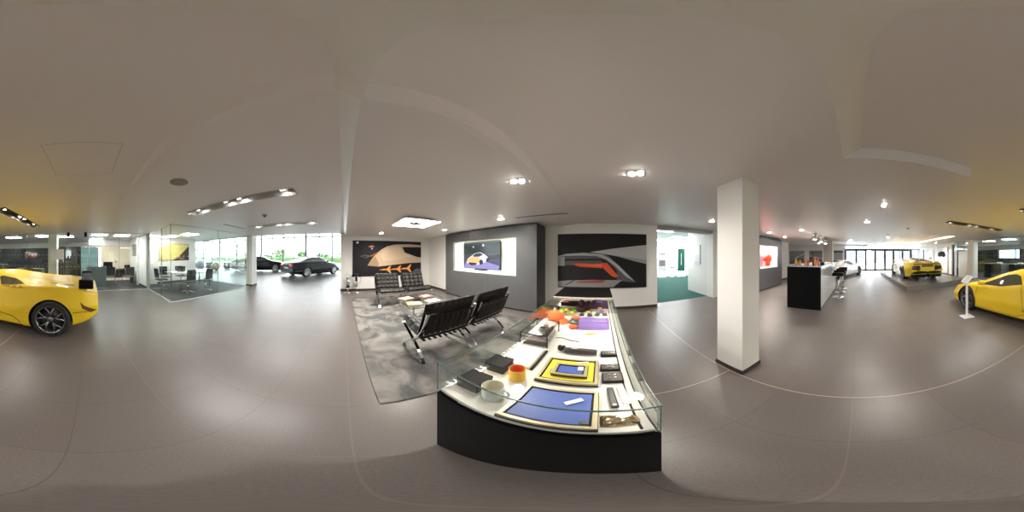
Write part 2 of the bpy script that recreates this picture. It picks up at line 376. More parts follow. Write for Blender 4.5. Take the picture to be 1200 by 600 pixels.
# windows: left showroom (x=-16) and its end wall (y=-15.4)
MULL = mat('mullion_grey', (0.22, 0.24, 0.26), 0.4)
DFR = mat('dark_frame', (0.03, 0.03, 0.033), 0.4)
GLASST = glassmat('tinted_glass', (0.16, 0.24, 0.25))
def window(n, pts, axis, fixed, z0, z1, horiz, m, w=0.06, gl=True, thick=None, gm=None):
    b = B().m(m); dd = 0.05
    for i, p in enumerate(pts):
        ww = w*(1.6 if thick and i in thick else 1)
        if axis == 'y': b.box(fixed-dd, fixed+dd, p-ww/2, p+ww/2, z0, z1)
        else: b.box(p-ww/2, p+ww/2, fixed-dd, fixed+dd, z0, z1)
    a, c = min(pts), max(pts)
    for z in horiz:
        if axis == 'y': b.box(fixed-dd+.01, fixed+dd-.01, a, c, z-w/2, z+w/2)
        else: b.box(a, c, fixed-dd+.01, fixed+dd-.01, z-w/2, z+w/2)
    o = struct('window_%d' % n, b)
    if gl:
        g = B().m(gm or GLASS)
        if axis == 'y': g._add([(fixed, a, z0), (fixed, c, z0), (fixed, c, z1), (fixed, a, z1)], [(0, 1, 2, 3)])
        else: g._add([(a, fixed, z0), (c, fixed, z0), (c, fixed, z1), (a, fixed, z1)], [(0, 1, 2, 3)])
        q = obj('pane', g, o)
    return o
ys = [-15.3, -14.2, -12.7, -11.2, -8.98, -7.6, -6.3, -5.1, -3.87, -2.5, -1.2, 0.1, 1.3, 2.6, 3.9, 5.2, 6.0]
window(1, ys, 'y', -16.05, 0, 4.2, [0.05, 3.36], MULL, 0.14, thick=(4, 8, 12))
window(2, [-16, -14.6, -13.2, -11.8, -10.4, -9.0], 'x', -15.45, 0, 4.2, [0.05, 1.1, 3.3], MULL, 0.17)
bx('wall_front', -9.0, -5.6, -15.6, -15.4, 0, 4.2)
def pxy(px, x): return x/math.tan(R((px-703.7)*.3))
window(3, [pxy(p, 16.05) for p in (990.8, 1003.5, 1014.7, 1025.6, 1037, 1047, 1057.5, 1067.5)], 'y', 16.05, 0, 2.06, [0.05, 2.03], DFR, 0.19)
window(4, [1.1, -0.7, -2.5, -4.2, -5.4, -6.6], 'y', 16.05, 2.1, 2.5, [2.12, 2.42], MULL, 0.05)
window(5, [-4.35, -5.4, -6.6], 'y', 16.05, 0, 2.1, [0.05, 2.06], MULL, 0.07)
window(6, [7.4, 7.85, 9.8], 'x', -11.6, 1.2, 2.02, [1.22, 2.0], MULL, 0.06, gm=GLASST)
window(7, [-1, 1.5, 4, 6.5, 9], 'x', 15.05, 0, 2.5, [0.05, 2.45], MULL, 0.07)
# dark post and glazing beside the white wall at the end of the platform
b = B().m(DFR); b.box(9.66, 9.86, -6.62, -6.52, 0, 2.25); struct('trim_5', b)
b = B().m(DFR); b.box(15.0, 15.2, -6.62, -6.56, 0.1, 2.05); struct('trim_6', b)

# glass partitions: office front (y=-6.58) and meeting room
def gpanel(name, x0, y0, x1, y1, z0, z1, label, parent_group='frameless glass partition panels', dots=(1.45, .95), door=False, t0=0.012):
    dx, dy = x1-x0, y1-y0; L = math.hypot(dx, dy)
    t = thing(name, label, 'glass panel', (x0, y0, 0), math.atan2(dy, dx), parent_group)
    g = B().m(GLASS); g.box(0.004, L-0.004, -t0/2, t0/2, z0+.012, z1-.01); obj('glass', g, t)
    e = B().m(GEDGE); e.box(0, 0.004, -t0/2, t0/2, z0+.012, z1-.01); e.box(L-.004, L, -t0/2, t0/2, z0+.012, z1-.01); obj('polished_edge', e, t)
    if not door:
        c = B().m(WHITEM); c.box(0, L, -0.02, 0.02, 0, 0.012); obj('floor_channel', c, t)
        c = B().m(STEEL); c.box(0, L, -0.015, 0.015, z1-.01, z1); obj('head_channel', c, t)
    d = B().m(WHITE)
    for zz in dots:
        k = 0.08
        while k < L-.04:
            d.box(k-.012, k+.012, t0/2, t0/2+.001, zz-.012, zz+.012); k += 0.16
    o = obj('marking_dots', d, t); o['kind'] = 'stuff'
    return t
pans = [(-2.45, -1.25, 'behind the office desk chairs'), (-1.25, -0.06, 'beside the office door'), (1.0, 2.6, 'across the white office column'), (2.6, 4.2, 'in front of the dark office wall'), (4.2, 5.85, 'in front of the bright office window'), (5.85, 7.5, 'next to the white end column')]
for a, c, w in pans: gpanel('glass_partition', a, -6.58, c, -6.58, 0, ZA, 'frameless glass panel of the office front '+w, dots=(1.47, 1.0))
t = gpanel('glass_door', 0.0, -6.58, 0.94, -6.58, 0.0, 2.22, 'frameless glass door with black clamps behind the yellow car tail', None, dots=(1.47, 1.0), door=True)
t['category'] = 'door'
b = B().m(BLKMAT)
for x in (0.12, 0.82): b.box(x-.05, x+.05, -.03, .03, 2.2, 2.395, .005)
obj('clamp', b, t)
b = B().m(STEEL); b.tube([(0.1, 0.05, 0.8), (0.1, 0.05, 1.4)], 0.014); obj('handle', b, t)
gpanel('glass_partition', -6.40, -4.28, -4.35, -4.28, 0, ZA, 'frameless glass panel of the meeting room nearest the showroom opening', dots=(1.42, 1.0))
gpanel('glass_partition', -4.35, -4.28, -2.36, -4.28, 0, ZA, 'frameless glass panel at the outer corner of the meeting room', dots=(1.42, 1.0))
gpanel('glass_partition', -2.36, -4.28, -2.46, -5.1, 0, ZA, 'short glass panel on the side of the meeting room at its corner', dots=(1.42, 1.0))
gpanel('glass_partition', -5.87, -7.68, -6.5, -7.68, 0, ZA, 'narrow glass panel at the back corner of the meeting room', dots=(1.42, .95))
t = gpanel('glass_door', -2.46, -5.14, -2.53, -6.6, 0.0, ZA-.01, 'tall frameless glass door into the meeting room beside the white wall end', None, dots=(1.42, 1.0))
t['category'] = 'door'
gpanel('glass_partition', -6.5, -7.6, -6.46, -4.42, 0, ZA, 'glass panel at the back of the meeting room facing the car showroom', dots=(1.42, .95))
# white translucent screen right of the end column
t = thing('privacy_screen', 'tall frosted white glass screen between white column and dark post', 'screen', (8.95, -6.58, 0))
b = B().m(mat('frosted_white', (0.78, 0.8, 0.8), 0.25)); b.box(-0.85, 0.15, -.01, .01, 0.01, 1.75); obj('frosted_glass', b, t)
b = B().m(GLASS); b.box(-0.85, 0.72, -.006, .006, 1.76, 2.39); obj('clear_glass', b, t)
# ================================================================== LOUNGE
# grey television cabinet wall
t = thing('television_cabinet', 'tall matt grey wall cabinet with glowing recess around a television', 'cabinet', (-3.24, 3.58, 0))
CW = 1.76
nx0, nx1, nz0, nz1 = -1.26, 1.18, .94, 1.88
b = B().m(CAB)
b.box(-CW, nx0, 0, .03, .04, 2.20); b.box(nx1, CW, 0, .03, .04, 2.20); b.box(nx0, nx1, 0, .03, .04, nz0); b.box(nx0, nx1, 0, .03, nz1, 2.20)
obj('front_panels', b, t)
b = B().m(CABD)
b.box(CW-.03, CW, .03, .62, 0.04, 2.235); b.box(-CW, -CW+.03, .03, .62, .04, 2.235); b.box(-CW+.03, CW-.03, .04, .62, 2.20, 2.235); obj('carcass', b, t)
b = B().m(BLKMAT); b.box(-CW+.03, CW-.03, .03, .6, 0, .04); obj('plinth', b, t)
b = B().m(BLKMAT)
for x in (-.55, .28): b.box(x-.003, x+.003, -.001, .001, nz1+.02, 2.2)
b.box(.28-.002, .28+.002, -.001, .001, .04, nz0-.02); b.box(-CW, CW, -.001, .0, 2.05, 2.052); obj('panel_joint', b, t)
GLOW = mat('niche_lining', (0.85, 0.88, 0.80), 0.5)
b = B().m(GLOW)
b.box(nx0, nx1, .30, .32, nz0, nz1); b.box(nx0-.02, nx0, -.002, .32, nz0-.02, nz1+.02); b.box(nx1, nx1+.02, -.002, .32, nz0-.02, nz1+.02); b.box(nx0, nx1, -.002, .32, nz0-.02, nz0); b.box(nx0, nx1, -.002, .32, nz1, nz1+.02)
obj('lit_recess', b, t)
b = B().m(mat('strip_glow', (1, 1, 1), .5, emis=(.96, 1, .85), es=1.3)); b.box(nx0+.02, nx1-.02, .28, .298, nz1-.012, nz1-.002); b.box(nx0+.02, nx1-.02, .28, .298, nz0+.002, nz0+.010); b.box(nx0+.002, nx0+.012, .28, .298, nz0+.02, nz1-.02); b.box(nx1-.012, nx1-.002, .28, .298, nz0+.02, nz1-.02); obj('light_strip', b, t)
light('AREA', (-3.28, 3.72, 1.86), 1.1, (.97, 1, .86), 2.1, .12)
light('AREA', (-3.28, 3.72, .96), .8, (.97, 1, .86), 2.1, .12, rot=(PI, 0, 0))
# generic picture: shapes given in 0..1 picture coordinates, seen from the front
def emat(name, c, e): return mat(name, (0.01, 0.01, 0.01), .2, emis=c, es=e)
PM = {}
def pm(c, rough=.35):
    k = 'print_%02x%02x%02x' % tuple(int(v*255) for v in c)
    return mat(k, c, .45, spec=.2)
def picture(name, label, cat, loc, rz, w, h, base, shapes, depth=.03, frame=None, em=0, partname='print'):
    """local x = right as seen by the viewer, local -y faces the viewer"""
    t = thing(name, label, cat, loc, rz)
    b = B().m(frame or BLACK); b.box(-w/2, w/2, 0, depth, -h/2, h/2); obj('panel' if not em else 'housing', b, t)
    mm = (lambda c: emat('screen_%02x%02x%02x' % tuple(int(v*255) for v in c), c, em)) if em else pm
    b = B().m(mm(base)); b.box(-w/2+.004, w/2-.004, -.002, 0, -h/2+.004, h/2-.004)
    y = -.0025
    for c, poly in shapes:
        b.m(mm(c)); n = len(poly)
        b._add([((u-.5)*w, y, (v-.5)*h) for u, v in poly], [tuple(range(n))]); y -= .0004
    o = obj(partname, b, t, fix=False); bm = bmesh.new(); bm.from_mesh(o.data)
    bmesh.ops.triangulate(bm, faces=[f for f in bm.faces if len(f.verts) > 4]); bm.to_mesh(o.data); bm.free()
    return t
# lounge picture: pale car flank and orange arrow lamps on black
def arrow(u, v, s):
    return [(u-.07*s, v-.018), (u-.01, v-.02), (u+.035*s, v-.10*s), (u+.055*s, v-.10*s), (u+.03*s, v), (u+.055*s, v+.10*s), (u+.035*s, v+.10*s), (u-.01, v+.02), (u-.07*s, v+.018)]
lp = [((.62, .47, .33), [(.20, .30), (.24, .43), (.31, .60), (.40, .76), (.48, .85), (.60, .90), (.80, .92), (1, .90), (1, .84), (.70, .83), (.76, .66), (.93, .54), (1, .52), (1, .37), (.80, .36), (.55, .31), (.35, .27)]),
      ((.72, .55, .38), [(.38, .60), (.46, .80), (.66, .84), (.72, .66), (.85, .55), (.6, .44), (.42, .42)]),
      ((.42, .28, .16), [(.20, .30), (.24, .43), (.31, .56), (.36, .36), (.35, .27)]),
      ((.012, .012, .014), [(.70, .83), (1, .81), (1, .55), (.93, .55), (.74, .67)]),
      ((.35, .09, .03), [(.23, .57), (.36, .70), (.33, .62), (.26, .55)]),
      ((.55, .25, .12), [(.21, .83), (.26, .87), (.30, .84), (.25, .80)]),
      ((.75, .55, .4), [(.25, .78), (.275, .80), (.275, .77), (.255, .75)]),
      ((.16, .17, .19), [(.10, .56), (.16, .60), (.24, .57), (.18, .52)]),
      ((.012, .012, .014), [(.12, .56), (.16, .585), (.22, .565), (.17, .535)]),
      ((.9, .28, .05), [(.37, .165), (.80, .175), (.80, .205), (.37, .185)]),
      ((.95, .38, .10), arrow(.48, .185, 1)), ((.95, .38, .10), arrow(.63, .19, 1)), ((.95, .38, .10), arrow(.78, .20, 1.15)),
      ((.10, .10, .12), [(.82, .05), (1, .05), (1, .16), (.93, .20)]),
      ((.8, .8, .8), [(.045, .93), (.055, .97), (.075, .97), (.085, .93), (.065, .91)])]
picture('lounge_picture', 'large dark picture of a pale car flank with glowing orange arrows in the lounge', 'picture', (-6.57, 1.83, 1.33), PI/2, 3.0, 1.46, (.018, .018, .022), lp)
# back wall picture: grey light band and orange tube lamp on black
bp = [((.10, .10, .11), [(0, .60), (.10, .63), (.30, .65), (.45, .64), (.55, .62), (.70, .40), (.88, .10), (.60, .15), (0, .15)]),
      ((.022, .02, .022), [(0, .41), (.08, .41), (.08, .54), (.50, .54), (.56, .50), (.66, .33), (.66, .14), (0, .14)]),
      ((.50, .49, .49), [(.36, .66), (.6, .72), (1, .80), (1, .44), (.85, .50), (.68, .58), (.56, .62)]),
      ((.34, .33, .34), [(.55, .62), (1, .52), (1, .44), (.85, .50), (.68, .58)]),
      ((.20, .20, .20), [(.02, .59), (.10, .63), (.30, .65), (.42, .63), (.36, .60), (.1, .60)]),
      ((.42, .41, .41), [(0, .55), (.06, .59), (.25, .60), (.44, .59), (.54, .53), (.64, .41), (.76, .22), (.86, .12), (.80, .22), (.68, .42), (.58, .55), (.50, .62), (.30, .65), (.10, .63), (0, .59)]),
      ((.36, .35, .35), [(0, .41), (.08, .41), (.08, .58), (0, .56)]),
      ((.11, .10, .10), [(.08, .50), (.48, .51), (.52, .46), (.46, .42), (.08, .42)]),
      ((.70, .10, .04), [(.18, .43), (.25, .395), (.50, .37), (.52, .46), (.40, .45), (.22, .46)]),
      ((.85, .17, .07), [(.20, .425), (.50, .40), (.54, .41), (.54, .45), (.50, .44)]),
      ((.70, .10, .04), [(.49, .46), (.55, .47), (.68, .22), (.64, .20), (.60, .23), (.51, .37)]),
      ((.28, .27, .27), [(0, .02), (.62, .02), (.72, .15), (.40, .16), (.12, .14), (0, .12)]),
      ((.33, .08, .05), [(.20, .10), (.50, .10), (.54, .15), (.50, .16), (.24, .13)]),
      ((.03, .03, .03), [(.10, .05), (.20, .14), (.18, .14), (.08, .05)])]
picture('back_wall_picture', 'large black picture with grey light sweep and orange lamp behind the display case', 'picture', (0.045, 4.18, 1.30), 0, 2.33, 1.42, (.016, .014, .015), bp)
# television
tvs = [((.05, .05, .12), [(0, 0), (1, 0), (1, .35), (0, .30)]), ((.02, .03, .03), [(0, .55), (1, .6), (1, 1), (0, 1)]), ((.22, .20, .42), [(0, .02), (.95, .02), (.98, .15), (.6, .3), (.1, .28)]),
       ((.02, .02, .03), [(.62, .32), (1, .42), (1, .55), (.8, .50), (.68, .5)]),
       ((.55, .5, .62), [(.10, .22), (.13, .38), (.24, .48), (.34, .58), (.50, .62), (.62, .54), (.70, .45), (.72, .32), (.60, .24), (.40, .14), (.22, .12)]),
       ((.85, .38, .16), [(.12, .26), (.15, .38), (.25, .45), (.44, .44), (.50, .34), (.42, .18), (.22, .16)]),
       ((.04, .04, .05), [(.28, .48), (.36, .57), (.50, .60), (.58, .53), (.48, .46), (.34, .45)]),
       ((.03, .03, .04), [(.14, .18), (.20, .24), (.40, .22), (.40, .15), (.24, .12)]),
       ((.02, .02, .03), [(.49, .18), (.47, .28), (.51, .36), (.57, .32), (.58, .22), (.53, .16)]),
       ((.02, .02, .03), [(.66, .28), (.66, .38), (.70, .42), (.73, .36), (.72, .28)]),
       ((.5, .6, .7), [(.28, .80), (.31, .88), (.33, .80)]), ((.5, .6, .7), [(.55, .84), (.58, .93), (.62, .84)])]
tv = picture('television', 'flat television showing an orange and silver sports car in the lit recess', 'television', (-3.455, 3.80, 1.445), 0, 1.55, .86, (.03, .05, .06), tvs, .05, BLACK, .42, 'screen')
b = B().m(BLACK); b.box(-.25, .25, .0, .06, -.475, -.44); obj('soundbar', b, tv)
# rug
b = B().m(RUG); b.box(-2.18, 2.18, -1.45, 1.45, 0, .012, .004)
one('rug', b, 'large mottled grey rug under the black leather chairs', 'rug', loc=(-3.27, 1.69, .0005))
# barcelona style lounge chairs
def cush(w, l, th, nu, nv):
    """tufted cushion, x along length l, y width, top +z"""
    b = B().m(LEATHER)
    def top(u, v):
        a = abs(math.sin(PI*u*nu))**.45*abs(math.sin(PI*v*nv))**.45
        e = min(1, min(u, 1-u, v, 1-v)*14)**.5
        return ((u-.5)*l, (v-.5)*w, th*.5*e+.028*a*e)
    b.grid(top, nu*8, nv*8)
    def bot(u, v):
        e = min(1, min(u, 1-u, v, 1-v)*14)**.5
        return ((u-.5)*l, (v-.5)*w, -th*.45*e)
    b.grid(bot, 16, 16)
    return b
def tilt(b, loc, ry):
    bmesh.ops.transform(b.bm, matrix=Matrix.Translation(loc) @ Matrix.Rotation(ry, 4, 'Y'), verts=b.bm.verts); return b
def bez(p0, p1, p2, p3, n=16):
    p = [Vector((a[0], 0, a[1])) for a in (p0, p1, p2, p3)]
    return [((1-t)**3)*p[0]+3*t*(1-t)**2*p[1]+3*t*t*(1-t)*p[2]+t**3*p[3] for t in [i/n for i in range(n+1)]]
def lounge_chair(label, loc, rz, group):
    t = thing('lounge_chair', label, 'chair', loc, rz, group)
    W = .75
    for s in (-1, 1):
        y = s*(W/2-.02)
        b = B().m(CHROME)
        A = bez((-.36, .77), (-.20, .30), (.10, .26), (.36, .006))       # back top to front foot
        C = bez((.37, .40), (.10, .30), (-.16, .22), (-.26, .006))       # seat front to rear foot
        for P_ in (A, C): b.tube([p+Vector((0, y, 0)) for p in P_], 0, flat=(.020, .008))
        obj('side_frame', b, t)
    b = B().m(CHROME)
    for x, z in ((-.335, .70), (-.235, .45), (.31, .375), (-.02, .29)): b.box(x-.006, x+.006, -W/2+.03, W/2-.03, z-.015, z+.015)
    obj('cross_bar', b, t)
    b = B().m(LEATHER)
    for k in range(9):
        y = -.31+k*.0775
        b.tube([(-.352, y, .73), (-.30, y, .58), (-.232, y, .43)], 0, flat=(.030, .004))
        b.tube([(-.2, y, .335), (.05, y, .345), (.31, y, .385)], 0, flat=(.017, .004))
    o = obj('straps', b, t)
    b = tilt(cush(.74, .60, .09, 4, 5), (.085, 0, .425), R(-7)); obj('seat_cushion', b, t)
    b = tilt(cush(.74, .50, .09, 4, 5), (-.235, 0, .655), R(66)) ; 
    obj('back_cushion', b, t)
    return t
G1 = 'black leather lounge chairs around the glass table'
ch = lounge_chair('black chrome lounge chair with its back to the display case, nearest the camera', (-1.86, 1.2, .0125), PI, G1)
dup(ch, (-1.86, 2.03, .0125), PI, 'black leather chrome lounge chair seen from behind, closest to the grey cabinet')
dup(ch, (-4.55, 1.28, .0125), 0, 'black buttoned lounge chair facing the glass table, nearer the wall stands')
dup(ch, (-4.55, 2.12, .0125), 0, 'black buttoned lounge chair facing the glass table, nearer the cabinet')
# glass coffee table
t = thing('coffee_table', 'square glass coffee table with chrome legs on the grey rug', 'table', (-3.13, 1.63, .0125))
b = B().m(ACRYL); b.box(-.46, .46, -.48, .48, .425, .4365); obj('glass_top', b, t)
b = B().m(GEDGE)
for r in ((-.462, .462, -.482, -.48), (-.462, .462, .48, .482), (-.462, -.46, -.48, .48), (.46, .462, -.48, .48)): b.box(*r, .425, .437)
obj('glass_edge', b, t)
for sx in (-1, 1):
    for sy in (-1, 1):
        b = B().m(CHROME); b.rbox(sx*.36, sy*.38, .212, .014, .03, .424); obj('leg', b, t)
b = B().m(CHROME)
for s in (-1, 1): b.rbox(0, 0, .40, .96, .012, .03, rz=s*.81)
obj('cross_frame', b, t)
MAGS = [((.75, .30, .25), (-3.42, 1.36), .3, 'magazine with a pink and red cover on the near left of the coffee table'), ((.82, .62, .22), (-2.98, 1.36), -.2, 'open yellow magazine at the front of the glass coffee table'),
        ((.65, .12, .10), (-3.42, 1.86), .2, 'red magazine at the rear of the glass coffee table'), ((.80, .80, .70), (-3.0, 1.80), .1, 'pale magazine on the right of the glass coffee table')]
for c, (x, y), rz, l in MAGS:
    t = thing('magazine', l, 'magazine', (x, y, .4500), rz, 'magazines on the coffee table')
    b = B().m(WHITE); b.box(-.105, .105, -.145, .145, 0, .007); obj('pages', b, t)
    b = B().m(pm(c, .25)); b.box(-.107, .107, -.147, .147, .007, .0085); b.m(pm((.85, .8, .7), .3)); b.box(-.07, .03, -.05, .10, .0086, .0089); b.m(pm((.25, .12, .08), .3)); b.box(0, .08, -.12, -.06, .0086, .0089); obj('cover', b, t)
# chrome stands by the lounge wall end
def hoopstand(label, x, y, kind):
    t = thing('chrome_display_stand', label, 'stand', (x, y, 0), 0)
    b = B().m(CHROME); b.lathe([(.0001, .02), (.10, .018), (.15, .004), (.15, 0), (.0001, 0)], n=28); obj('base', b, t)
    b = B().m(CHROME); b.tube([(0, 0, .01), (0, 0, .22)], .012); b.tube([(0, .17*math.sin(a), .50+.23*math.cos(a)) for a in [i*2*PI/28 for i in range(29)]], .007); obj('hoop', b, t)
    if kind:
        b = B().m(BLACK); b.lathe([(.0001, .20), (.085, .20), (.09, .22), (.0001, .23)], n=24)
        for k in range(4): b.box(-.09, .0, -.01+.02*k-.05, .0+.02*k-.05, .23, .60)
        obj('black_rack', b, t)
        b = B().m(CHROME)
        for k in range(3): b.tube([(.085*math.cos(a), .085*math.sin(a), .3+.12*k) for a in [i*2*PI/20 for i in range(21)]], .004, 6)
        b.cyl((0, .03, .24), .05, .34, 20); obj('silver_canister', b, t)
    else:
        b = B().m(STEEL); b.lathe([(.0001, .22), (.05, .22), (.055, .26), (.055, .42), (.03, .46), (.0001, .46)], n=24); obj('canister', b, t)
        b = B().m(BLACK); b.lathe([(.0001, .42), (.045, .44), (.04, .60), (.0001, .62)], n=20); b.sphere((0, -.12, .66), .055); b.sphere((0, .12, .66), .05); obj('black_grips', b, t)
    return t
hoopstand('chrome hooped stand with black rack next to the lounge wall end', -6.30, .13, 1)
hoopstand('slim chrome stand with dark grips under the lounge picture corner', -6.34, .46, 0)
b = B().m(WHITE); b.box(-.006, 0, -.04, .04, -.04, .04, .002); t = thing('wall_socket', 'small wall socket right of the far lounge chair', 'socket', (-6.6+.0065, 3.05, .62))
obj('socket_plate', b, t); b = B().m(STEEL); b.box(0, .002, -.025, .025, -.02, .02); obj('switch', b, t)
# ================================================================== DISPLAY CASE
cx0, cx1, cy0, cy1 = -.535, .135, .34, 2.38
DZ = .765; TZ = .95; YB = 1.80
t = thing('display_case', 'long black display counter with lit glass top full of merchandise', 'display case', ((cx0+cx1)/2, (cy0+cy1)/2, 0))
hx, hy = (cx1-cx0)/2, (cy1-cy0)/2
b = B().m(BLACK); b.box(-hx, hx, -hy, hy, 0, .735, .003); obj('base', b, t)
b = B().m(BLACKG); b.box(-hx+.008, hx-.008, -hy+.008, hy-.008, .735, .748); obj('shadow_rim', b, t)
b = B().m(DECK); b.box(-hx+.012, hx-.012, -hy+.012, hy-.012, .748, DZ); obj('white_deck', b, t)
yb = YB-(cy0+cy1)/2
def cg(name, *a):
    b = B().m(CASEGLASS); b.box(*a); return obj(name, b, t)
cg('front_glass', -hx+.002, hx-.002, -hy+.004, -hy+.010, DZ-.01, TZ-.006)
cg('side_glass', -hx+.002, -hx+.008, -hy+.011, hy-.01, DZ-.01, TZ-.006)
cg('side_glass', hx-.008, hx-.002, -hy+.011, hy-.01, DZ-.01, TZ-.006)
cg('top_glass', -hx+.002, hx-.002, -hy+.004, yb, TZ-.005, TZ+.001)
b = B().m(GEDGE)
b.box(-hx, hx, -hy+.001, -hy+.004, TZ-.006, TZ+.001); b.box(-hx-.001, -hx+.002, -hy, yb, TZ-.006, TZ+.001); b.box(hx-.002, hx+.001, -hy, yb, TZ-.006, TZ+.001)
for sx in (-hx+.001, hx-.004): b.box(sx, sx+.003, -hy+.001, -hy+.004, DZ-.01, TZ)
obj('glass_edge', b, t)
b = B().m(BLACK); b.box(hx-.045, hx-.038, -hy+.02, hy-.02, DZ, DZ+.006); obj('sliding_rail', b, t)
b = B().m(BLACK); b.box(-hx, hx, yb, hy, TZ, TZ+.012, .003); obj('rear_lid', b, t)
b = B().m(CREAM); b.box(-hx, hx, yb-.008, yb, TZ-.004, TZ+.008); obj('lid_trim', b, t)
b = B().m(WHITE); b.box(-hx+.010, -hx+.020, -hy+.03, hy-.03, DZ, DZ+.006); o = obj('led_strip', b, t)
b = B().m(mat('led_glow', (1, 1, 1), .5, emis=(1, .88, .72), es=7))
k = -hy+.06
while k < hy-.06: b.box(-hx+.012, -hx+.018, k-.006, k+.006, DZ+.006, DZ+.009); k += .034
q = obj('led_chips', b, o); q['kind'] = 'stuff'
LEDC = (1, .87, .72)
light('AREA', (cx0+.03, (cy0+cy1)/2, .93), .6, LEDC, .03, 1.9, rot=(0, R(-38), 0))
light('AREA', (cx1-.03, (cy0+cy1)/2, .93), .6, LEDC, .03, 1.9, rot=(0, R(38), 0))
Z0 = DZ+.0005
GM = 'merchandise in the display case'
def it(name, label, cat, x, y, rz=0, z=Z0): return thing(name, label, cat, (x, y, z), rz, GM)
# blue pouch in a trimmed tray
def tray(t, w, l, h, fm, im, lid=True):
    b = B().m(fm)
    b.box(-w/2, w/2, -l/2, l/2, 0, .005); f = .014
    for r in ((-w/2, w/2, -l/2, -l/2+f), (-w/2, w/2, l/2-f, l/2), (-w/2, -w/2+f, -l/2+f, l/2-f), (w/2-f, w/2, -l/2+f, l/2-f)): b.box(*r, .005, h, 0)
    obj('tray', b, t)
    b = B().m(BLACK)
    for r in ((-w/2-.002, w/2+.002, -l/2-.002, -l/2), (-w/2-.002, w/2+.002, l/2, l/2+.002), (-w/2-.002, -w/2, -l/2, l/2), (w/2, w/2+.002, -l/2, l/2)): b.box(*r, 0, h*.45)
    for r in ((-w/2+f, w/2-f, -l/2+f, -l/2+f+.003), (-w/2+f, w/2-f, l/2-f-.003, l/2-f), (-w/2+f, -w/2+f+.003, -l/2+f, l/2-f), (w/2-f-.003, w/2-f, -l/2+f, l/2-f)): b.box(*r, .005, h+.001)
    obj('dark_trim', b, t)
    b = B().m(im); b.box(-w/2+f+.006, w/2-f-.006, -l/2+f+.006, l/2-f-.006, .005, h-.003, .003); obj('insert', b, t)
t = it('leather_case', 'blue leather case in a gold rimmed tray at the front of the display', 'case', -.138, .470, .0)
tray(t, .262, .228, .026, GOLD, BLUE)
b = B().m(WHITEM); b.rbox(.055, .035, .0290, .062, .020, .0012, rz=.65); o = obj('price_tag', b, t)
b = B().m(CHROME); b.rbox(.098, -.082, .0250, .022, .014, .003); obj('metal_badge', b, t)
t = it('yellow_case', 'yellow case with pale gold rim, second tray from the front of the display', 'case', -.142, .750, 0)
tray(t, .262, .222, .024, GOLD, YELP)
b = B().m(WHITEM); b.rbox(.05, .082, .0240, .06, .012, .001, rz=.2); obj('paper_label', b, t)
t = it('small_blue_wallet', 'small blue wallet with white label lying on the yellow case', 'wallet', -.136, .735, 0, Z0+.0255)
tray(t, .155, .105, .016, GOLD, BLUE)
b = B().m(WHITE); b.rbox(.045, .012, .0165, .026, .034, .0015); obj('white_label', b, t)
b = B().m(STEEL); b.tube([(-.083+.012*math.cos(a), -.02+.016*math.sin(a), .006) for a in [i*2*PI/16 for i in range(17)]], .0025, 6); obj('ring', b, t)
t = it('white_folder', 'white folder with tiny dark emblem beside the orange mug', 'folder', -.425, .835, -.02)
b = B().m(GOLD); b.box(-.085, .105, -.115, .115, 0, .010); obj('back_cover', b, t)
b = B().m(mat('pink_white', (.74, .64, .58), .5)); b.box(-.085, .085, -.112, .112, .010, .016, .002); obj('front_cover', b, t)
b = B().m(BLACK); b.prism([(-.012, .035), (0, .030), (.012, .035), (.006, .028), (0, .022), (-.006, .028)], .0162, .017); obj('emblem', b, t)
b = B().m(BLACK); b.box(.095, .107, -.1155, .11, 0, .014); obj('spine', b, t)
for x, y, rz, l in ((-.462, .475, .05, 'square black gift box nearest the front left corner of the case'), (-.475, .665, .05, 'square black gift box behind the first one, by the orange mug')):
    t = it('black_gift_box', l, 'box', x, y, rz)
    b = B().m(mat('dark_box_side', (.02, .018, .018), .5, spec=.2)); b.box(-.052, .052, -.052, .052, 0, .045); obj('box', b, t)
    b = B().m(BLACK); b.box(-.054, .054, -.054, .054, .040, .056, .002); obj('lid', b, t)
def mug(label, x, y, r, h, m, mi, a):
    t = it('mug', label, 'mug', x, y, a)
    b = B().m(m); b.lathe([(.0001, 0), (r*.96, 0), (r, .004), (r, h-.002), (r-.0015, h), (r-.003, h-.002)], n=36, cap=False); obj('cup', b, t)
    b = B().m(mi); b.lathe([(r-.003, h-.002), (r-.004, .006), (.0001, .006)], n=36, cap=False); obj('inside', b, t)
    b = B().m(m); b.tube([(r-.002+.022*math.sin(q), 0, h*.5+h*.30*math.cos(q)) for q in [i*PI/14 for i in range(15)]], .005, 8); obj('handle', b, t)
MUGW = mat('mug_white', (.72, .76, .72), .25); MUGO = mat('mug_orange', (.88, .50, .04), .3); MUGI = mat('mug_orange_inside', (.72, .16, .03), .4)
mug('white mug at the front left of the display case', -.352, .455, .042, .080, MUGW, mat('mug_inside', (.70, .66, .54), .4), .1)
mug('orange yellow mug between the black boxes and the yellow case', -.348, .622, .038, .078, MUGO, MUGI, 2.6)
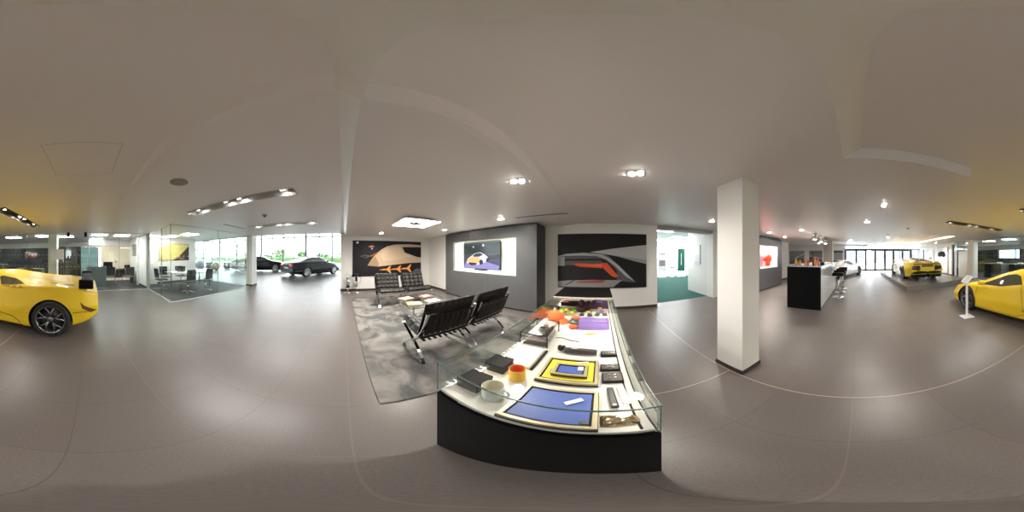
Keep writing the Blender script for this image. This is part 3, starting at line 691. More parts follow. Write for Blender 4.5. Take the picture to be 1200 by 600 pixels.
# acrylic box with shoe-like silver object and dark plinth
t = it('acrylic_box', 'clear acrylic box holding a silver object on a dark plinth', 'box', -.432, 1.14, 0)
b = B().m(ACRYL); b.box(-.095, .095, -.15, -.147, 0, .10); b.box(-.095, .095, .147, .15, 0, .10); b.box(-.095, -.092, -.147, .147, 0, .10); b.box(.092, .095, -.147, .147, 0, .10); b.box(-.095, .095, -.15, .15, .10, .103); obj('cover', b, t)
b = B().m(BLACK)
for x in (-.0955, .0955):
    for y in (-.1505, .1505): b.box(x-.0035, x+.0035, y-.0035, y+.0035, 0, .103)
for y in (-.1505, .1505): b.box(-.095, .095, y-.0025, y+.0025, .099, .104)
b.box(-.098, -.092, -.15, .15, .099, .104); b.box(.092, .098, -.15, .15, .099, .104); obj('edges', b, t)
b = B().m(mat('brown_black', (.035, .022, .02), .4)); b.box(-.085, .085, -.14, .10, .0, .046, .004); obj('plinth', b, t)
b = B().m(STEEL); b.box(-.055, .035, -.08, .10, .047, .066, .008); b.lathe([(.0001, 0), (.045, 0), (.05, .012), (.03, .02), (.0001, .021)], c=(-.01, .05, .066), n=24); obj('silver_buckle', b, t)
b = B().m(BLACK); b.box(-.025, .03, .0, .03, .087, .091); b.box(.045, .07, -.05, .11, .047, .07, .004); obj('black_inlay', b, t)
# umbrella
t = it('folded_umbrella', 'folded black umbrella lying across the middle of the case', 'umbrella', -.135, .965, -.045)
b = B().m(mat('umbrella_fabric', (.035, .025, .025), .6)); b.lathe([(.0001, -.085), (.018, -.083), (.022, -.05), (.021, .06), (.018, .113), (.0001, .115)], axis='X', n=20, c=(0, 0, .022)); obj('canopy', b, t)
b = B().m(BLACK); b.sphere((-.108, .004, .024), .020, (1, .9, .8)); b.sphere((-.118, .020, .030), .014); b.sphere((-.095, .022, .03), .013); obj('handle', b, t)
b = B().m(WHITEM); b.rbox(-.02, -.004, .0445, .04, .006, .0006); obj('woven_label', b, t)
# small black boxes on the right
for x, y, sx, sy, rz, l, k in ((.048, .955, .095, .055, 0, 'flat black box with white lettering to the right of the umbrella', 0), (.046, .800, .092, .058, 0, 'black pen box with loops to the right of the yellow case', 1), (.052, .705, .092, .078, 0, 'open black cufflink box below the pen box', 2)):
    t = it('black_presentation_box', l, 'box', x, y, rz)
    b = B().m(BLACK); b.box(-sx/2, sx/2, -sy/2, sy/2, 0, .018, .002); obj('box', b, t)
    b = B().m(mat('dark_brown', (.05, .035, .032), .5)); b.box(-sx/2+.006, sx/2-.006, -sy/2+.006, sy/2-.006, .018, .0195); obj('lining', b, t)
    b = B().m(STEEL)
    if k == 0:
        for q in range(5): b.box(-.035+q*.015, -.026+q*.015, -.004, .006, .0196, .0204)
    elif k == 1: b.rbox(0, 0, .022, .05, .004, .004, rz=.5); b.rbox(0, 0, .022, .05, .004, .004, rz=-.5)
    else:
        for q in (-.012, .012):
            for w_ in (-.012, .012): b.box(q-.004, q+.004, w_-.004, w_+.004, .0196, .026)
    obj('contents', b, t)
t = it('black_torch', 'slim black torch standing clear at the front right of the case', 'torch', .040, .555, R(4))
b = B().m(mat('torch_dark', (.03, .025, .024), .35)); b.box(-.013, .013, -.068, .068, 0, .018, .005); obj('body', b, t)
b = B().m(WHITE); b.cyl((0, -.056, .0182), .006, .001, 14); obj('button', b, t)
t = it('clear_sleeve', 'pale clear plastic sleeve next to the slim black torch', 'sleeve', .080, .57, R(6))
b = B().m(mat('sleeve_white', (.75, .70, .63), .2)); b.box(-.014, .014, -.06, .06, 0, .006, .002); obj('sleeve', b, t)
b = B().m(ACRYL); b.box(-.017, .017, -.065, .065, .0065, .009); obj('cover', b, t)
t = it('cellophane_bag', 'crumpled gold and clear cellophane bag at the front right corner', 'bag', .050, .413, 0)
b = B().m(mat('cellophane', (.55, .42, .27), .12, .75))
rr = random.Random(3); hh = [[rr.uniform(0, 1) for _ in range(20)] for _ in range(20)]
b.grid(lambda u, v: ((u-.5)*.105*(1-.12*abs(v-.5)), (v-.5)*.062*(1-.4*u*u), .002+(.016+.010*hh[int(u*12)][int(v*8)])*min(1, 6*min(u, 1-u, v, 1-v))), 12, 8, smooth=False)
b._add([(-.052, -.03, .001), (.05, -.018, .001), (.05, .018, .001), (-.052, .03, .001)], [(0, 1, 2, 3)]); obj('film', b, t)
b = B().m(WHITE); b.rbox(.012, .008, .030, .03, .02, .002, rz=.4); obj('sticker', b, t)
# folded purple shirt
def cloth(b, poly, z, puff, n=18):
    xs = [p[0] for p in poly]; ys_ = [p[1] for p in poly]
    def f(u, v):
        a = (poly[0][0]*(1-u)+poly[1][0]*u, poly[0][1]*(1-u)+poly[1][1]*u); c = (poly[3][0]*(1-u)+poly[2][0]*u, poly[3][1]*(1-u)+poly[2][1]*u)
        e = min(1, 10*min(u, 1-u, v, 1-v))
        return (a[0]*(1-v)+c[0]*v, a[1]*(1-v)+c[1]*v, z+e*(puff+.004*math.sin(9*u+5*v)+.003*math.sin(17*v-4*u)))
    b.grid(f, n, n)
    b._add([(*p, z) for p in poly], [(3, 2, 1, 0)]); return b
t = it('folded_purple_shirt', 'folded purple polo shirt with orange collar in the display case', 'shirt', -.05, 1.5, 0)
b = cloth(B().m(PURPLE), [(-.15, -.15), (.125, -.14), (.135, .145), (-.19, .15)], 0, .022); obj('body', b, t)
b = B().m(ORANGE); b.sphere((-.185, -.12, .018), .040, (1, .8, .45)); obj('orange_cuff', b, t)
b = B().m(ORANGE); b.sphere((-.195, .10, .018), .042, (1.1, .9, .45)); obj('orange_cuff', b, t)
b = B().m(mat('collar_dark', (.10, .12, .10), .7)); b.tube([(-.16, .0, .02), (-.22, .05, .024), (-.235, -.02, .024), (-.20, -.07, .022), (-.15, -.05, .022)], .013, 8); obj('collar', b, t)
b = B().m(mat('shirt_print', (.62, .5, .75), .7))
for k in range(7): b.rbox(-.02+.02*k, .01*math.sin(k*2), .0300, .010, .022, .002, rz=k)
obj('printed_motif', b, t)
# orange cap
t = it('baseball_cap', 'bright orange baseball cap against the left glass of the case', 'cap', -.46, 1.60, R(-40))
b = B().m(ORANGE); b.T = Matrix.Diagonal((1.25, 1.0, .85, 1)); b.lathe([(.085, 0), (.09, .02), (.085, .05), (.06, .08), (.03, .09), (.0001, .092)], n=28); obj('crown', b, t)
b = B().m(ORANGE); b.grid(lambda u, v: ((.08+.12*u), (v-.5)*.15*(1-.35*u*u), .008+.014*math.cos((v-.5)*PI)-.01*u), 8, 12); b.grid(lambda u, v: ((.08+.12*u), (v-.5)*.15*(1-.35*u*u), .004+.014*math.cos((v-.5)*PI)-.01*u+.001), 8, 12); obj('peak', b, t)
b = B().m(CHROME); b.rbox(-.02, -.082, .05, .03, .006, .015); obj('buckle', b, t)
# bracelets / cord
t = it('thin_black_cord', 'thin dark cord curling on the white deck by the umbrella', 'cord', -.27, 1.16, 0)
b = B().m(BLACK); b.tube([(-.06, 0, .003), (-.02, .015, .003), (.02, .0, .003), (.06, -.02, .003), (.09, -.015, .003), (.12, -.035, .003)], .0022, 6); obj('cord', b, t)
b = B().m(STEEL); b.sphere((.02, 0, .004), .005); obj('clasp', b, t)
t = it('small_gold_key_fob', 'flat golden fob lying alone below the purple shirt', 'key fob', -.085, 1.275, .1)
b = B().m(mat('fob_gold', (.72, .48, .10), .4, .2)); b.prism([(-.035, 0), (-.02, .012), (.02, .014), (.04, 0), (.02, -.013), (-.02, -.012)], 0, .006); obj('fob', b, t)
b = B().m(mat('fob_tail', (.7, .66, .3), .5)); b.box(.040, .06, -.005, .005, 0, .003); obj('strap', b, t)
# open tray of small yellow and green models
t = it('assortment_tray', 'shallow clear tray of yellow and green toy models by the orange cap', 'tray', -.385, 1.80, 0)
b = B().m(GOLD); b.box(-.115, .115, -.11, .11, 0, .008)
for r in ((-.115, .115, -.11, -.105), (-.115, .115, .105, .11), (-.115, -.11, -.105, .105), (.11, .115, -.105, .105)): b.box(*r, .008, .035)
obj('tray', b, t)
for k in range(10):
    m = [mat('toy_green', (.18, .5, .05), .4), mat('toy_yellow', (.8, .6, .05), .4), mat('toy_brown', (.25, .1, .04), .5)][k % 3]
    b = B().m(m); x, y = -.085+.042*(k % 5), -.06+.095*(k//5)+.012*math.sin(k*3)
    b.rbox(x, y, .018, .042, .085, .022, rz=.3*math.sin(k*5), bev=.004); b.rbox(x, y, .032, .026, .034, .012, rz=.3*math.sin(k*5), bev=.004); obj('toy_model', b, t)
# dark cluster: key rings, swatches, purple box
t = it('dark_red_box', 'dark box with red top at the back left under the black lid', 'box', -.41, 2.10, 0)
b = B().m(BLACK); b.box(-.10, .12, -.05, .05, 0, .05, .003); obj('box', b, t); b = B().m(mat('red_print', (.45, .05, .04), .5)); b.box(-.09, .0, -.045, .045, .05, .052); obj('red_top', b, t)
t = it('dark_perfume_bottle', 'small dark bottle standing between the orange cap and back left corner', 'bottle', -.495, 1.83, 0)
b = B().m(BLACKG); b.box(-.022, .022, -.02, .02, 0, .07, .004); obj('bottle', b, t); b = B().m(STEEL); b.cyl((0, 0, .07), .010, .018, 12); obj('cap', b, t)
t = it('folded_purple_shirt', 'darker folded purple garment at the back right under the black lid', 'shirt', -.03, 2.12, 0)
b = cloth(B().m(mat('purple_dark', (.09, .035, .11), .85)), [(-.10, -.14), (.13, -.14), (.13, .12), (-.10, .12)], 0, .05); obj('body', b, t)
b = B().m(PURPLE); b.box(-.03, .05, -.07, .07, .055, .062, .002); obj('collar', b, t)
t = it('fur_key_ring', 'dark reddish fluffy accessory pile behind the folded purple shirt', 'accessory', -.20, 1.97, 0)
b = B().m(mat('maroon', (.05, .015, .02), .8))
for k in range(14): b.sphere((.055*math.cos(k*2.4), .12*math.sin(k*1.9), .035+.018*math.sin(k)), .040, n=8)
obj('pompoms', b, t); b = B().m(GOLD)
b.tube([(.05+.02*math.cos(a), -.12+.02*math.sin(a), .004) for a in [i*2*PI/14 for i in range(15)]], .003, 6); obj('ring', b, t)
cols = [(.03, .02, .03), (.75, .58, .2), (.05, .05, .05), (.7, .62, .5), (.02, .08, .05), (.28, .18, .4), (.8, .7, .3), (.1, .02, .03)]
pos = [(-.20, 1.74), (-.14, 1.84), (-.115, 1.735), (-.075, 1.86), (-.035, 1.745), (.01, 1.85), (-.01, 1.97), (.045, 1.75)]
nm = ['black', 'golden', 'dark grey', 'cream', 'dark green', 'lilac', 'pale yellow', 'maroon']
for k, (x, y) in enumerate(pos):
    t = it('key_ring', nm[k]+' leather key ring in the row behind the purple shirt', 'key ring', x, y, .2*math.sin(k))
    b = B().m(pm(cols[k], .5)); b.box(-.024, .024, -.032, .032, 0, .016, .003); obj('leather_tab', b, t)
    b = B().m(CHROME); b.tube([(.0+.010*math.cos(a), .042+.010*math.sin(a), .003) for a in [i*2*PI/12 for i in range(13)]], .0018, 6); obj('ring', b, t)
# ================================================================== CARS
def lerp_tab(tab, x):
    """smooth (monotone hermite) interpolation of [(x, v), ...]"""
    n = len(tab)
    if x <= tab[0][0]: return tab[0][1]
    if x >= tab[-1][0]: return tab[-1][1]
    d = [(tab[i+1][1]-tab[i][1])/(tab[i+1][0]-tab[i][0]) for i in range(n-1)]
    def sl(i):
        if i == 0: return d[0]
        if i == n-1: return d[-1]
        if d[i-1]*d[i] <= 0: return 0
        return 2*d[i-1]*d[i]/(d[i-1]+d[i])
    for i in range(n-1):
        if x <= tab[i+1][0]:
            h = tab[i+1][0]-tab[i][0]; t = (x-tab[i][0])/h
            a, c = sl(i), sl(i+1)
            return (2*t**3-3*t*t+1)*tab[i][1]+(t**3-2*t*t+t)*h*a+(-2*t**3+3*t*t)*tab[i+1][1]+(t**3-t*t)*h*c
def chaikin(p, it):
    for _ in range(it):
        q = [p[0]]
        for i in range(len(p)-1):
            a, c = p[i], p[i+1]
            if i > 0: q.append((a[0]*.75+c[0]*.25, a[1]*.75+c[1]*.25))
            if i < len(p)-2: q.append((a[0]*.25+c[0]*.75, a[1]*.25+c[1]*.75))
        q.append(p[-1]); p = q
    return p
def presub(p, k):
    q = []
    for i in range(len(p)-1):
        for j in range(k): t = j/k; q.append((p[i][0]*(1-t)+p[i+1][0]*t, p[i][1]*(1-t)+p[i+1][1]*t))
    q.append(p[-1]); return q
def car_body(sp, paint, n=76):
    L = sp['L']; xs = []
    for i in range(n+1):
        t = i/n; xs.append(L*(t-.10*math.sin(2*PI*t)/(2*PI)*2))
    T = sp
    rings = []
    for x in xs:
        g = lambda k: lerp_tab(T[k], x)
        zb, zm, wm, zsh, wsh, zr, wr = g('zb'), g('zm'), g('wm'), g('zsh'), g('wsh'), g('zr'), g('wr')
        zre = zr-max(.006, .10*(zr-zsh)) if zr-zsh > .03 else zr-.008
        zre = max(zre, zsh+.004); 
        wb = wm-.09; p = [(0, zb), (wb, zb), (wm-.02, zb+.05), (wm, zm), (wsh, zsh), (wr, zre), (0, max(zr, zre+.002))]
        rings.append(chaikin(presub(p, 3), 2))
    b = B().m(paint); k = len(rings[0]); vs = []; fs = []
    for x, r in zip(xs, rings):
        for (y, z) in r: vs.append((x, y, z))
        for (y, z) in r[-2:0:-1]: vs.append((x, -y, z))
    m = 2*k-2
    for i in range(len(xs)-1):
        for q in range(m): fs.append((i*m+q, (i+1)*m+q, (i+1)*m+(q+1) % m, i*m+(q+1) % m))
    w = b._add(vs, fs, True)
    for i in (0, len(xs)-1): b._face([w[i*m+q] for q in range(m)])
    return b
def arches(b, sp, cutters):
    bmesh.ops.recalc_face_normals(b.bm, faces=b.bm.faces)
    me = bpy.data.meshes.new('t'); b.bm.to_mesh(me)
    for m in b.mats: me.materials.append(m)
    me.materials.append(BLKMAT)
    o = bpy.data.objects.new('t', me); COL.objects.link(o)
    cs = []
    for (x, z, r, yo) in cutters:
        for s in (-1, 1):
            c = B().m(b.mats[0]); c.m(BLKMAT); c.lathe([(r, 0), (r, .62)], (x, yo if s > 0 else -yo-.62, z), 40, axis='Y')
            bmesh.ops.recalc_face_normals(c.bm, faces=c.bm.faces)
            cm = bpy.data.meshes.new('c'); c.bm.to_mesh(cm)
            for m in c.mats: cm.materials.append(m)
            co = bpy.data.objects.new('c', cm); COL.objects.link(co); cs.append(co)
            md = o.modifiers.new('b', 'BOOLEAN'); md.operation = 'DIFFERENCE'; md.object = co; md.solver = 'EXACT'
    bpy.context.view_layer.update()
    dg = bpy.context.evaluated_depsgraph_get()
    nm = bpy.data.meshes.new_from_object(o.evaluated_get(dg))
    for co in cs: bpy.data.objects.remove(co)
    bpy.data.objects.remove(o)
    for p in nm.polygons:
        for (x, z, r, yo) in cutters:
            c = p.center; d = math.hypot(c.x-x, c.z-z)
            if d < r+.004 and (abs(d-r) < .012 and abs(p.normal.y) < .5 or abs(abs(c.y)-yo) < .004): p.material_index = len(nm.materials)-1
    return nm
def decal(bvh, poly, axis, m, off=.004, sub=.06, flip=1, name='x', parent=None, mirror=False, b=None):
    """polygon projected on the body. axis 'y': poly in (x,z) seen from side; 'z': (x,y) from above; '+x'/'-x': (y,z) from front/rear"""
    own = b is None
    if own: b = B()
    b.m(m)
    for s in ((1, -1) if mirror else (flip,)):
        bm = bmesh.new(); vs = [bm.verts.new((p[0], p[1], 0)) for p in poly]; f = bm.faces.new(vs)
        bmesh.ops.triangulate(bm, faces=[f])
        for _ in range(7):
            es = [e for e in bm.edges if e.calc_length() > sub]
            if not es: break
            bmesh.ops.subdivide_edges(bm, edges=es, cuts=1); bmesh.ops.triangulate(bm, faces=[f for f in bm.faces if len(f.verts) > 3])
        pts = {}
        for v in bm.verts:
            u, w_ = v.co.x, v.co.y
            if axis == 'y': o, d = Vector((u, 3*s, w_)), Vector((0, -s, 0))
            elif axis == 'z': o, d = Vector((u, w_*s, 3)), Vector((0, 0, -1))
            elif axis == '-x': o, d = Vector((-3, u*s, w_)), Vector((1, 0, 0))
            else: o, d = Vector((9, u*s, w_)), Vector((-1, 0, 0))
            hit, nn, _, _ = bvh.ray_cast(o, d)
            if hit: pts[v] = b.bm.verts.new(hit-d*off)
        for f in bm.faces:
            if all(v in pts for v in f.verts):
                try: q = b.bm.faces.new([pts[v] for v in f.verts]); q.material_index = b.mi; q.smooth = True
                except ValueError: pass
        bm.free()
    if own: return obj(name, b, parent)
    return b
def stroke(pts, w):
    """thin polygon band around a polyline"""
    L_, R_ = [], []
    for i, p in enumerate(pts):
        a = pts[max(i-1, 0)]; c = pts[min(i+1, len(pts)-1)]
        dx, dy = c[0]-a[0], c[1]-a[1]; l = math.hypot(dx, dy) or 1
        L_.append((p[0]-dy/l*w/2, p[1]+dx/l*w/2)); R_.append((p[0]+dy/l*w/2, p[1]-dx/l*w/2))
    return L_+R_[::-1]
def wheel(parent, x, y, r, w, rimm, spokes=5, rr=None):
    s = 1 if y > 0 else -1; rr = rr or r*.70
    b = B().m(RUBBER)
    pr = [(rr, -w/2+.015), (rr+.01, -w/2), (r-.03, -w/2), (r-.008, -w/2+.02), (r, -w/2+.05), (r, w/2-.05), (r-.008, w/2-.02), (r-.03, w/2), (rr+.01, w/2), (rr, w/2-.015)]
    b.lathe(pr+[pr[0]], (0, 0, 0), 40, axis='Y', cap=False)
    o = obj('wheel', b, parent, sharp=40); o.location = (x, y, r)
    b = B().m(rimm); e = s*w/2
    b.lathe([(rr+.002, e*.98), (rr-.012, e*.96), (rr-.025, e*.8), (rr-.03, -e*.9)], (0, 0, 0), 40, axis='Y', cap=False)
    for k in range(spokes):
        a = 2*PI*k/spokes+.3
        for da in (-.20, .20):
            pts = [(.05*math.cos(a), e*.62, .05*math.sin(a)), (rr*.5*math.cos(a+da*.55), e*.80, rr*.5*math.sin(a+da*.55)), ((rr-.015)*math.cos(a+da*1.5), e*.90, (rr-.015)*math.sin(a+da*1.5))]
            b.tube(pts, [.020, .017, .017], 6)
    b.lathe([(.0001, e*.82), (.045, e*.80), (.06, e*.66), (.06, e*.3)], (0, 0, 0), 20, axis='Y', cap=False)
    obj('rim', b, o)
    b = B().m(mat('brake_disc', (.12, .12, .12), .4, .8)); b.lathe([(.0001, e*.15), (rr*.8, e*.15), (rr*.8, e*.05)], (0, 0, 0), 28, axis='Y', cap=False); obj('brake_disc', b, o)
def mirror_(t, x, y, z, m, s):
    b = B().m(m); b.tube([(x, s*(y-.10), z-.06), (x, s*y, z)], .014, 8); b.sphere((x-.02, s*(y+.05), z+.015), .085, (.75, 1.15, .7), 10); obj('door_mirror', b, t)
def assemble(name, label, sp, paint, loc, rz, rim, rr, spokes=5, cat='car'):
    t = thing(name, label, cat, loc, rz)
    fx, rx, r = sp['fx'], sp['rx'], sp['r']
    rf, rb = sp.get('rf', r), sp.get('rb', r)
    b = car_body(sp, paint)
    me = arches(b, sp, [(fx, rf*.98, rf*1.12, sp['hw']-.30), (rx, rb*.98, rb*1.10, sp['hw']-.34)])
    b.bm.free()
    body = obj('body', me, t, sharp=32)
    bm = bmesh.new(); bm.from_mesh(me); bvh = BVHTree.FromBMesh(bm); bm.free()
    for s in (-1, 1):
        wheel(t, fx, s*(sp['tf']), rf, .24, rim, spokes, rr*rf/r); wheel(t, rx, s*(sp['tr']), rb, .29, rim, spokes, rr*rb/r)
    return t, body, bvh
def gl(t, bvh, name, poly, axis, m, mirror=False, **k):
    for f in ((1, -1) if mirror else (1,)): decal(bvh, poly, axis, m, name=name, parent=t, flip=f, **k)
SEAM = mat('panel_gap', (.02, .015, .005), .6)
# ---- near yellow supercar
D = dict(L=4.40, fx=3.43, rx=.78, r=.33, rf=.315, rb=.335, hw=1.02, tf=.83, tr=.86,
 zb=[(0, .42), (.15, .30), (.5, .20), (1.2, .13), (3.0, .13), (4.0, .15), (4.3, .20), (4.46, .28)],
 zm=[(0, .60), (.5, .56), (.9, .56), (1.6, .46), (2.4, .44), (3.4, .46), (4.1, .36), (4.46, .34)],
 wm=[(0, .84), (.25, .95), (.9, 1.02), (1.6, 1.0), (2.3, .97), (3.0, .97), (3.5, .985), (4.0, .92), (4.3, .74), (4.46, .52)],
 zsh=[(0, .78), (.3, .86), (.7, .905), (1.1, .90), (1.6, .84), (2.1, .765), (2.7, .71), (3.1, .70), (3.5, .695), (3.9, .62), (4.25, .48), (4.46, .40)],
 wsh=[(0, .74), (.3, .84), (.9, .90), (1.5, .88), (2.0, .87), (2.6, .88), (3.1, .89), (3.6, .88), (4.0, .80), (4.3, .62), (4.46, .44)],
 zr=[(0, .80), (.3, .885), (.8, .93), (1.3, .99), (1.7, 1.06), (2.0, 1.105), (2.3, 1.10), (2.6, 1.02), (2.95, .87), (3.25, .745), (3.6, .70), (4.0, .60), (4.3, .47), (4.46, .41)],
 wr=[(0, .60), (.6, .66), (1.2, .62), (1.7, .56), (2.1, .54), (2.5, .57), (2.9, .64), (3.2, .72), (3.6, .70), (4.0, .60), (4.46, .35)])
t, body, bvh = assemble('yellow_supercar', 'low yellow wedge supercar with gunmetal wheels parked nearest on the tiled floor', D, YEL, (-.16, -3.56, .001), 0, RIMD, .245, 5)
gl(t, bvh, 'door_window', [(1.86, .855), (2.0, 1.0), (2.15, 1.03), (2.35, 1.0), (2.62, .90), (3.02, .745), (2.4, .765)], 'y', CGLASS2, mirror=True)
gl(t, bvh, 'quarter_window', [(1.30, .915), (1.55, .985), (1.86, 1.02), (1.93, 1.0), (1.80, .865)], 'y', CGLASS2, mirror=True)
gl(t, bvh, 'windscreen', [(2.50, -.46), (2.42, 0), (2.50, .46), (3.0, .62), (3.14, .30), (3.18, 0), (3.14, -.30), (3.0, -.62)], 'z', CGLASS)
DKY = mat('deck_recess', (.62, .38, .01), .35)  # recess shade put into a darker yellow; the bodywork stays flat
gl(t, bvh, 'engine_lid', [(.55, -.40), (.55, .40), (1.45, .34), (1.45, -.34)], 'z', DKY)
gl(t, bvh, 'deck_vent', [(.42, .56), (.42, .68), (.60, .66), (.60, .58)], 'z', mat('vent_brown', (.12, .05, .005), .4), mirror=True)
gl(t, bvh, 'deck_vent', [(.72, .58), (.72, .66), (.86, .64), (.86, .59)], 'z', mat('vent_brown', (.12, .05, .005), .4), mirror=True)
gl(t, bvh, 'panel_gap', stroke([(1.86, .85), (1.78, .55), (1.70, .30), (1.9, .22), (3.05, .22), (3.08, .45), (3.06, .70)], .009), 'y', SEAM, mirror=True, sub=.05)
gl(t, bvh, 'panel_gap', stroke([(.0, .50), (.30, .49), (.52, .47)], .010), 'y', SEAM, mirror=True)
gl(t, bvh, 'panel_gap', stroke([(1.30, .23), (1.45, .33), (1.78, .37)], .012), 'y', SEAM, mirror=True)
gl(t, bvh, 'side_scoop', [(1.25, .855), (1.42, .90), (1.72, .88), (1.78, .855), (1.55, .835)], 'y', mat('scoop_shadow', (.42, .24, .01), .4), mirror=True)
gl(t, bvh, 'rear_air_vent', [(.16, .895), (.40, .93), (.62, .945), (.60, .925), (.35, .91)], 'y', BLKMAT, mirror=True)
gl(t, bvh, 'side_lettering', [(1.12, .44), (1.20, .445), (1.20, .455), (1.12, .452)], 'y', BLKMAT, mirror=True)
gl(t, bvh, 'tail_light', [(.36, .60), (.62, .58), (.72, .64), (.68, .70), (.38, .70)], '-x', mat('tail_red', (.35, .03, .01), .2), mirror=True)
gl(t, bvh, 'rear_grille', [(-.34, .55), (.34, .55), (.34, .70), (-.34, .70)], '-x', BLKMAT)
gl(t, bvh, 'tail_vent', [(.02, .50), (.22, .60), (.30, .66), (.26, .56), (.12, .47)], 'y', mat('vent_brown', (.12, .05, .005), .4), mirror=True)
gl(t, bvh, 'headlight', [(3.82, .42), (4.02, .38), (4.08, .52), (3.90, .62)], 'z', mat('lamp_glass', (.75, .76, .72), .1), mirror=True)
gl(t, bvh, 'sill', [(1.25, .15), (3.15, .15), (3.15, .19), (1.25, .19)], 'y', BLKMAT, mirror=True)
# rear wing: yellow deck plank with black end blocks
for s in (-1, 1):
    b = B().m(BLACK); b.rbox(.20, s*.80, .945, .25, .09, .16, rz=-s*.04, bev=.02); obj('wing_end_block', b, t)
b = B().m(BLACK); b.rbox(.20, 0, .975, .20, 1.50, .025, ry=.06, bev=.01); obj('wing_blade', b, t)
for s in (-1, 1):
    b = B().m(BLACK); b.rbox(.25, s*.45, .93, .14, .03, .10, ry=.2); obj('wing_strut', b, t)
for s in (-1, 1): mirror_(t, 2.86, .93, .80, YEL, s)
for y in (-.13, -.045, .045, .13):
    b = B().m(STEEL); b.lathe([(.035, 0), (.035, .12)], (-.02, y, .37), 14, axis='X', cap=False); obj('exhaust_pipe', b, t)
# ---- yellow supercar on the platform
A = dict(L=4.78, fx=3.75, rx=1.05, r=.345, hw=1.01, tf=.83, tr=.83,
 zb=[(0, .36), (.25, .20), (1.2, .13), (3.3, .13), (4.3, .14), (4.78, .20)],
 zm=[(0, .66), (.9, .58), (2.4, .46), (3.7, .46), (4.4, .36), (4.78, .30)],
 wm=[(0, .84), (.25, .91), (1.0, 1.01), (1.7, .99), (2.4, .94), (3.0, .94), (3.7, .98), (4.3, .92), (4.6, .78), (4.78, .55)],
 zsh=[(0, .86), (.4, .92), (1.0, .92), (1.7, .86), (2.5, .78), (3.2, .76), (3.75, .74), (4.2, .60), (4.6, .44), (4.78, .36)],
 wsh=[(0, .76), (.5, .86), (1.1, .90), (1.8, .84), (2.5, .84), (3.1, .86), (3.8, .88), (4.3, .78), (4.6, .60), (4.78, .42)],
 zr=[(0, .88), (.35, .95), (.9, 1.01), (1.5, 1.08), (2.0, 1.13), (2.4, 1.13), (2.8, 1.03), (3.3, .83), (3.7, .75), (4.2, .61), (4.6, .45), (4.78, .37)],
 wr=[(0, .66), (.6, .60), (1.3, .54), (2.0, .52), (2.5, .54), (3.0, .64), (3.5, .74), (4.0, .66), (4.78, .35)])
PX, PY = 8.40, -3.42
t, body, bvh = assemble('yellow_supercar', 'yellow supercar seen from behind on the raised grey platform', A, YEL2, (PX-1.05, PY, .191), 0, RIMD, .25, 10)
gl(t, bvh, 'door_window', [(1.75, .90), (2.0, 1.04), (2.3, 1.06), (2.7, .98), (3.15, .80), (2.5, .82)], 'y', CGLASS, mirror=True)
gl(t, bvh, 'windscreen', [(2.62, -.46), (2.55, 0), (2.62, .46), (3.25, .60), (3.4, 0), (3.25, -.60)], 'z', CGLASS)
gl(t, bvh, 'engine_cover', [(.45, -.40), (.45, .40), (1.0, .30), (1.75, .34), (1.75, -.34), (1.0, -.30)], 'z', BLACK)
for x in (.60, .82, 1.04, 1.26): gl(t, bvh, 'engine_slat', stroke([(x, -.33), (x+.08, 0), (x, .33)], .05), 'z', CGLASS, off=.007)
gl(t, bvh, 'tail_light', [(.40, .52), (.80, .58), (.81, .75), (.42, .77), (.38, .68)], '-x', mat('tail_dark', (.06, .012, .008), .25), mirror=True)
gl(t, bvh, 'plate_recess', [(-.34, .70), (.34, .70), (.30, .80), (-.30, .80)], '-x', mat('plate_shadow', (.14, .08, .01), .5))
gl(t, bvh, 'diffuser', [(-.84, .37), (.84, .37), (.76, .46), (.40, .50), (0, .47), (-.40, .50), (-.76, .46)], '-x', BLKMAT)
b = B().m(BLKMAT)
for y in (-.6, -.36, -.12, .12, .36, .6): b.box(.02, .35, y-.01, y+.01, .17, .40)
b.box(.06, .5, -.82, .82, .18, .36); obj('rear_undertray', b, t)
b = B().m(STEEL); b.lathe([(.075, 0), (.085, .03), (.075, .12), (.0001, .12)], (-.03, 0, .40), 6, axis='X', cap=False); obj('exhaust_pipe', b, t)
b = B().m(YEL2); b.rbox(.14, 0, .965, .20, 1.46, .022, ry=.10, bev=.008); obj('wing_blade', b, t)
for s in (-1, 1):
    b = B().m(BLACK); b.rbox(.18, s*.5, .93, .10, .02, .06); obj('wing_strut', b, t)
gl(t, bvh, 'rear_black_band', [(-.78, .82), (.78, .82), (.76, .855), (-.76, .855)], '-x', BLACK)
for s in (-1, 1): mirror_(t, 2.95, .95, .88, YEL2, s)
gl(t, bvh, 'headlight', [(4.0, .55), (4.35, .45), (4.42, .66), (4.1, .76)], 'z', mat('lamp_glass', (.75, .76, .72), .1), mirror=True)
gl(t, bvh, 'side_intake', [(1.32, .42), (1.6, .40), (1.72, .62), (1.45, .70)], 'y', BLKMAT, mirror=True)
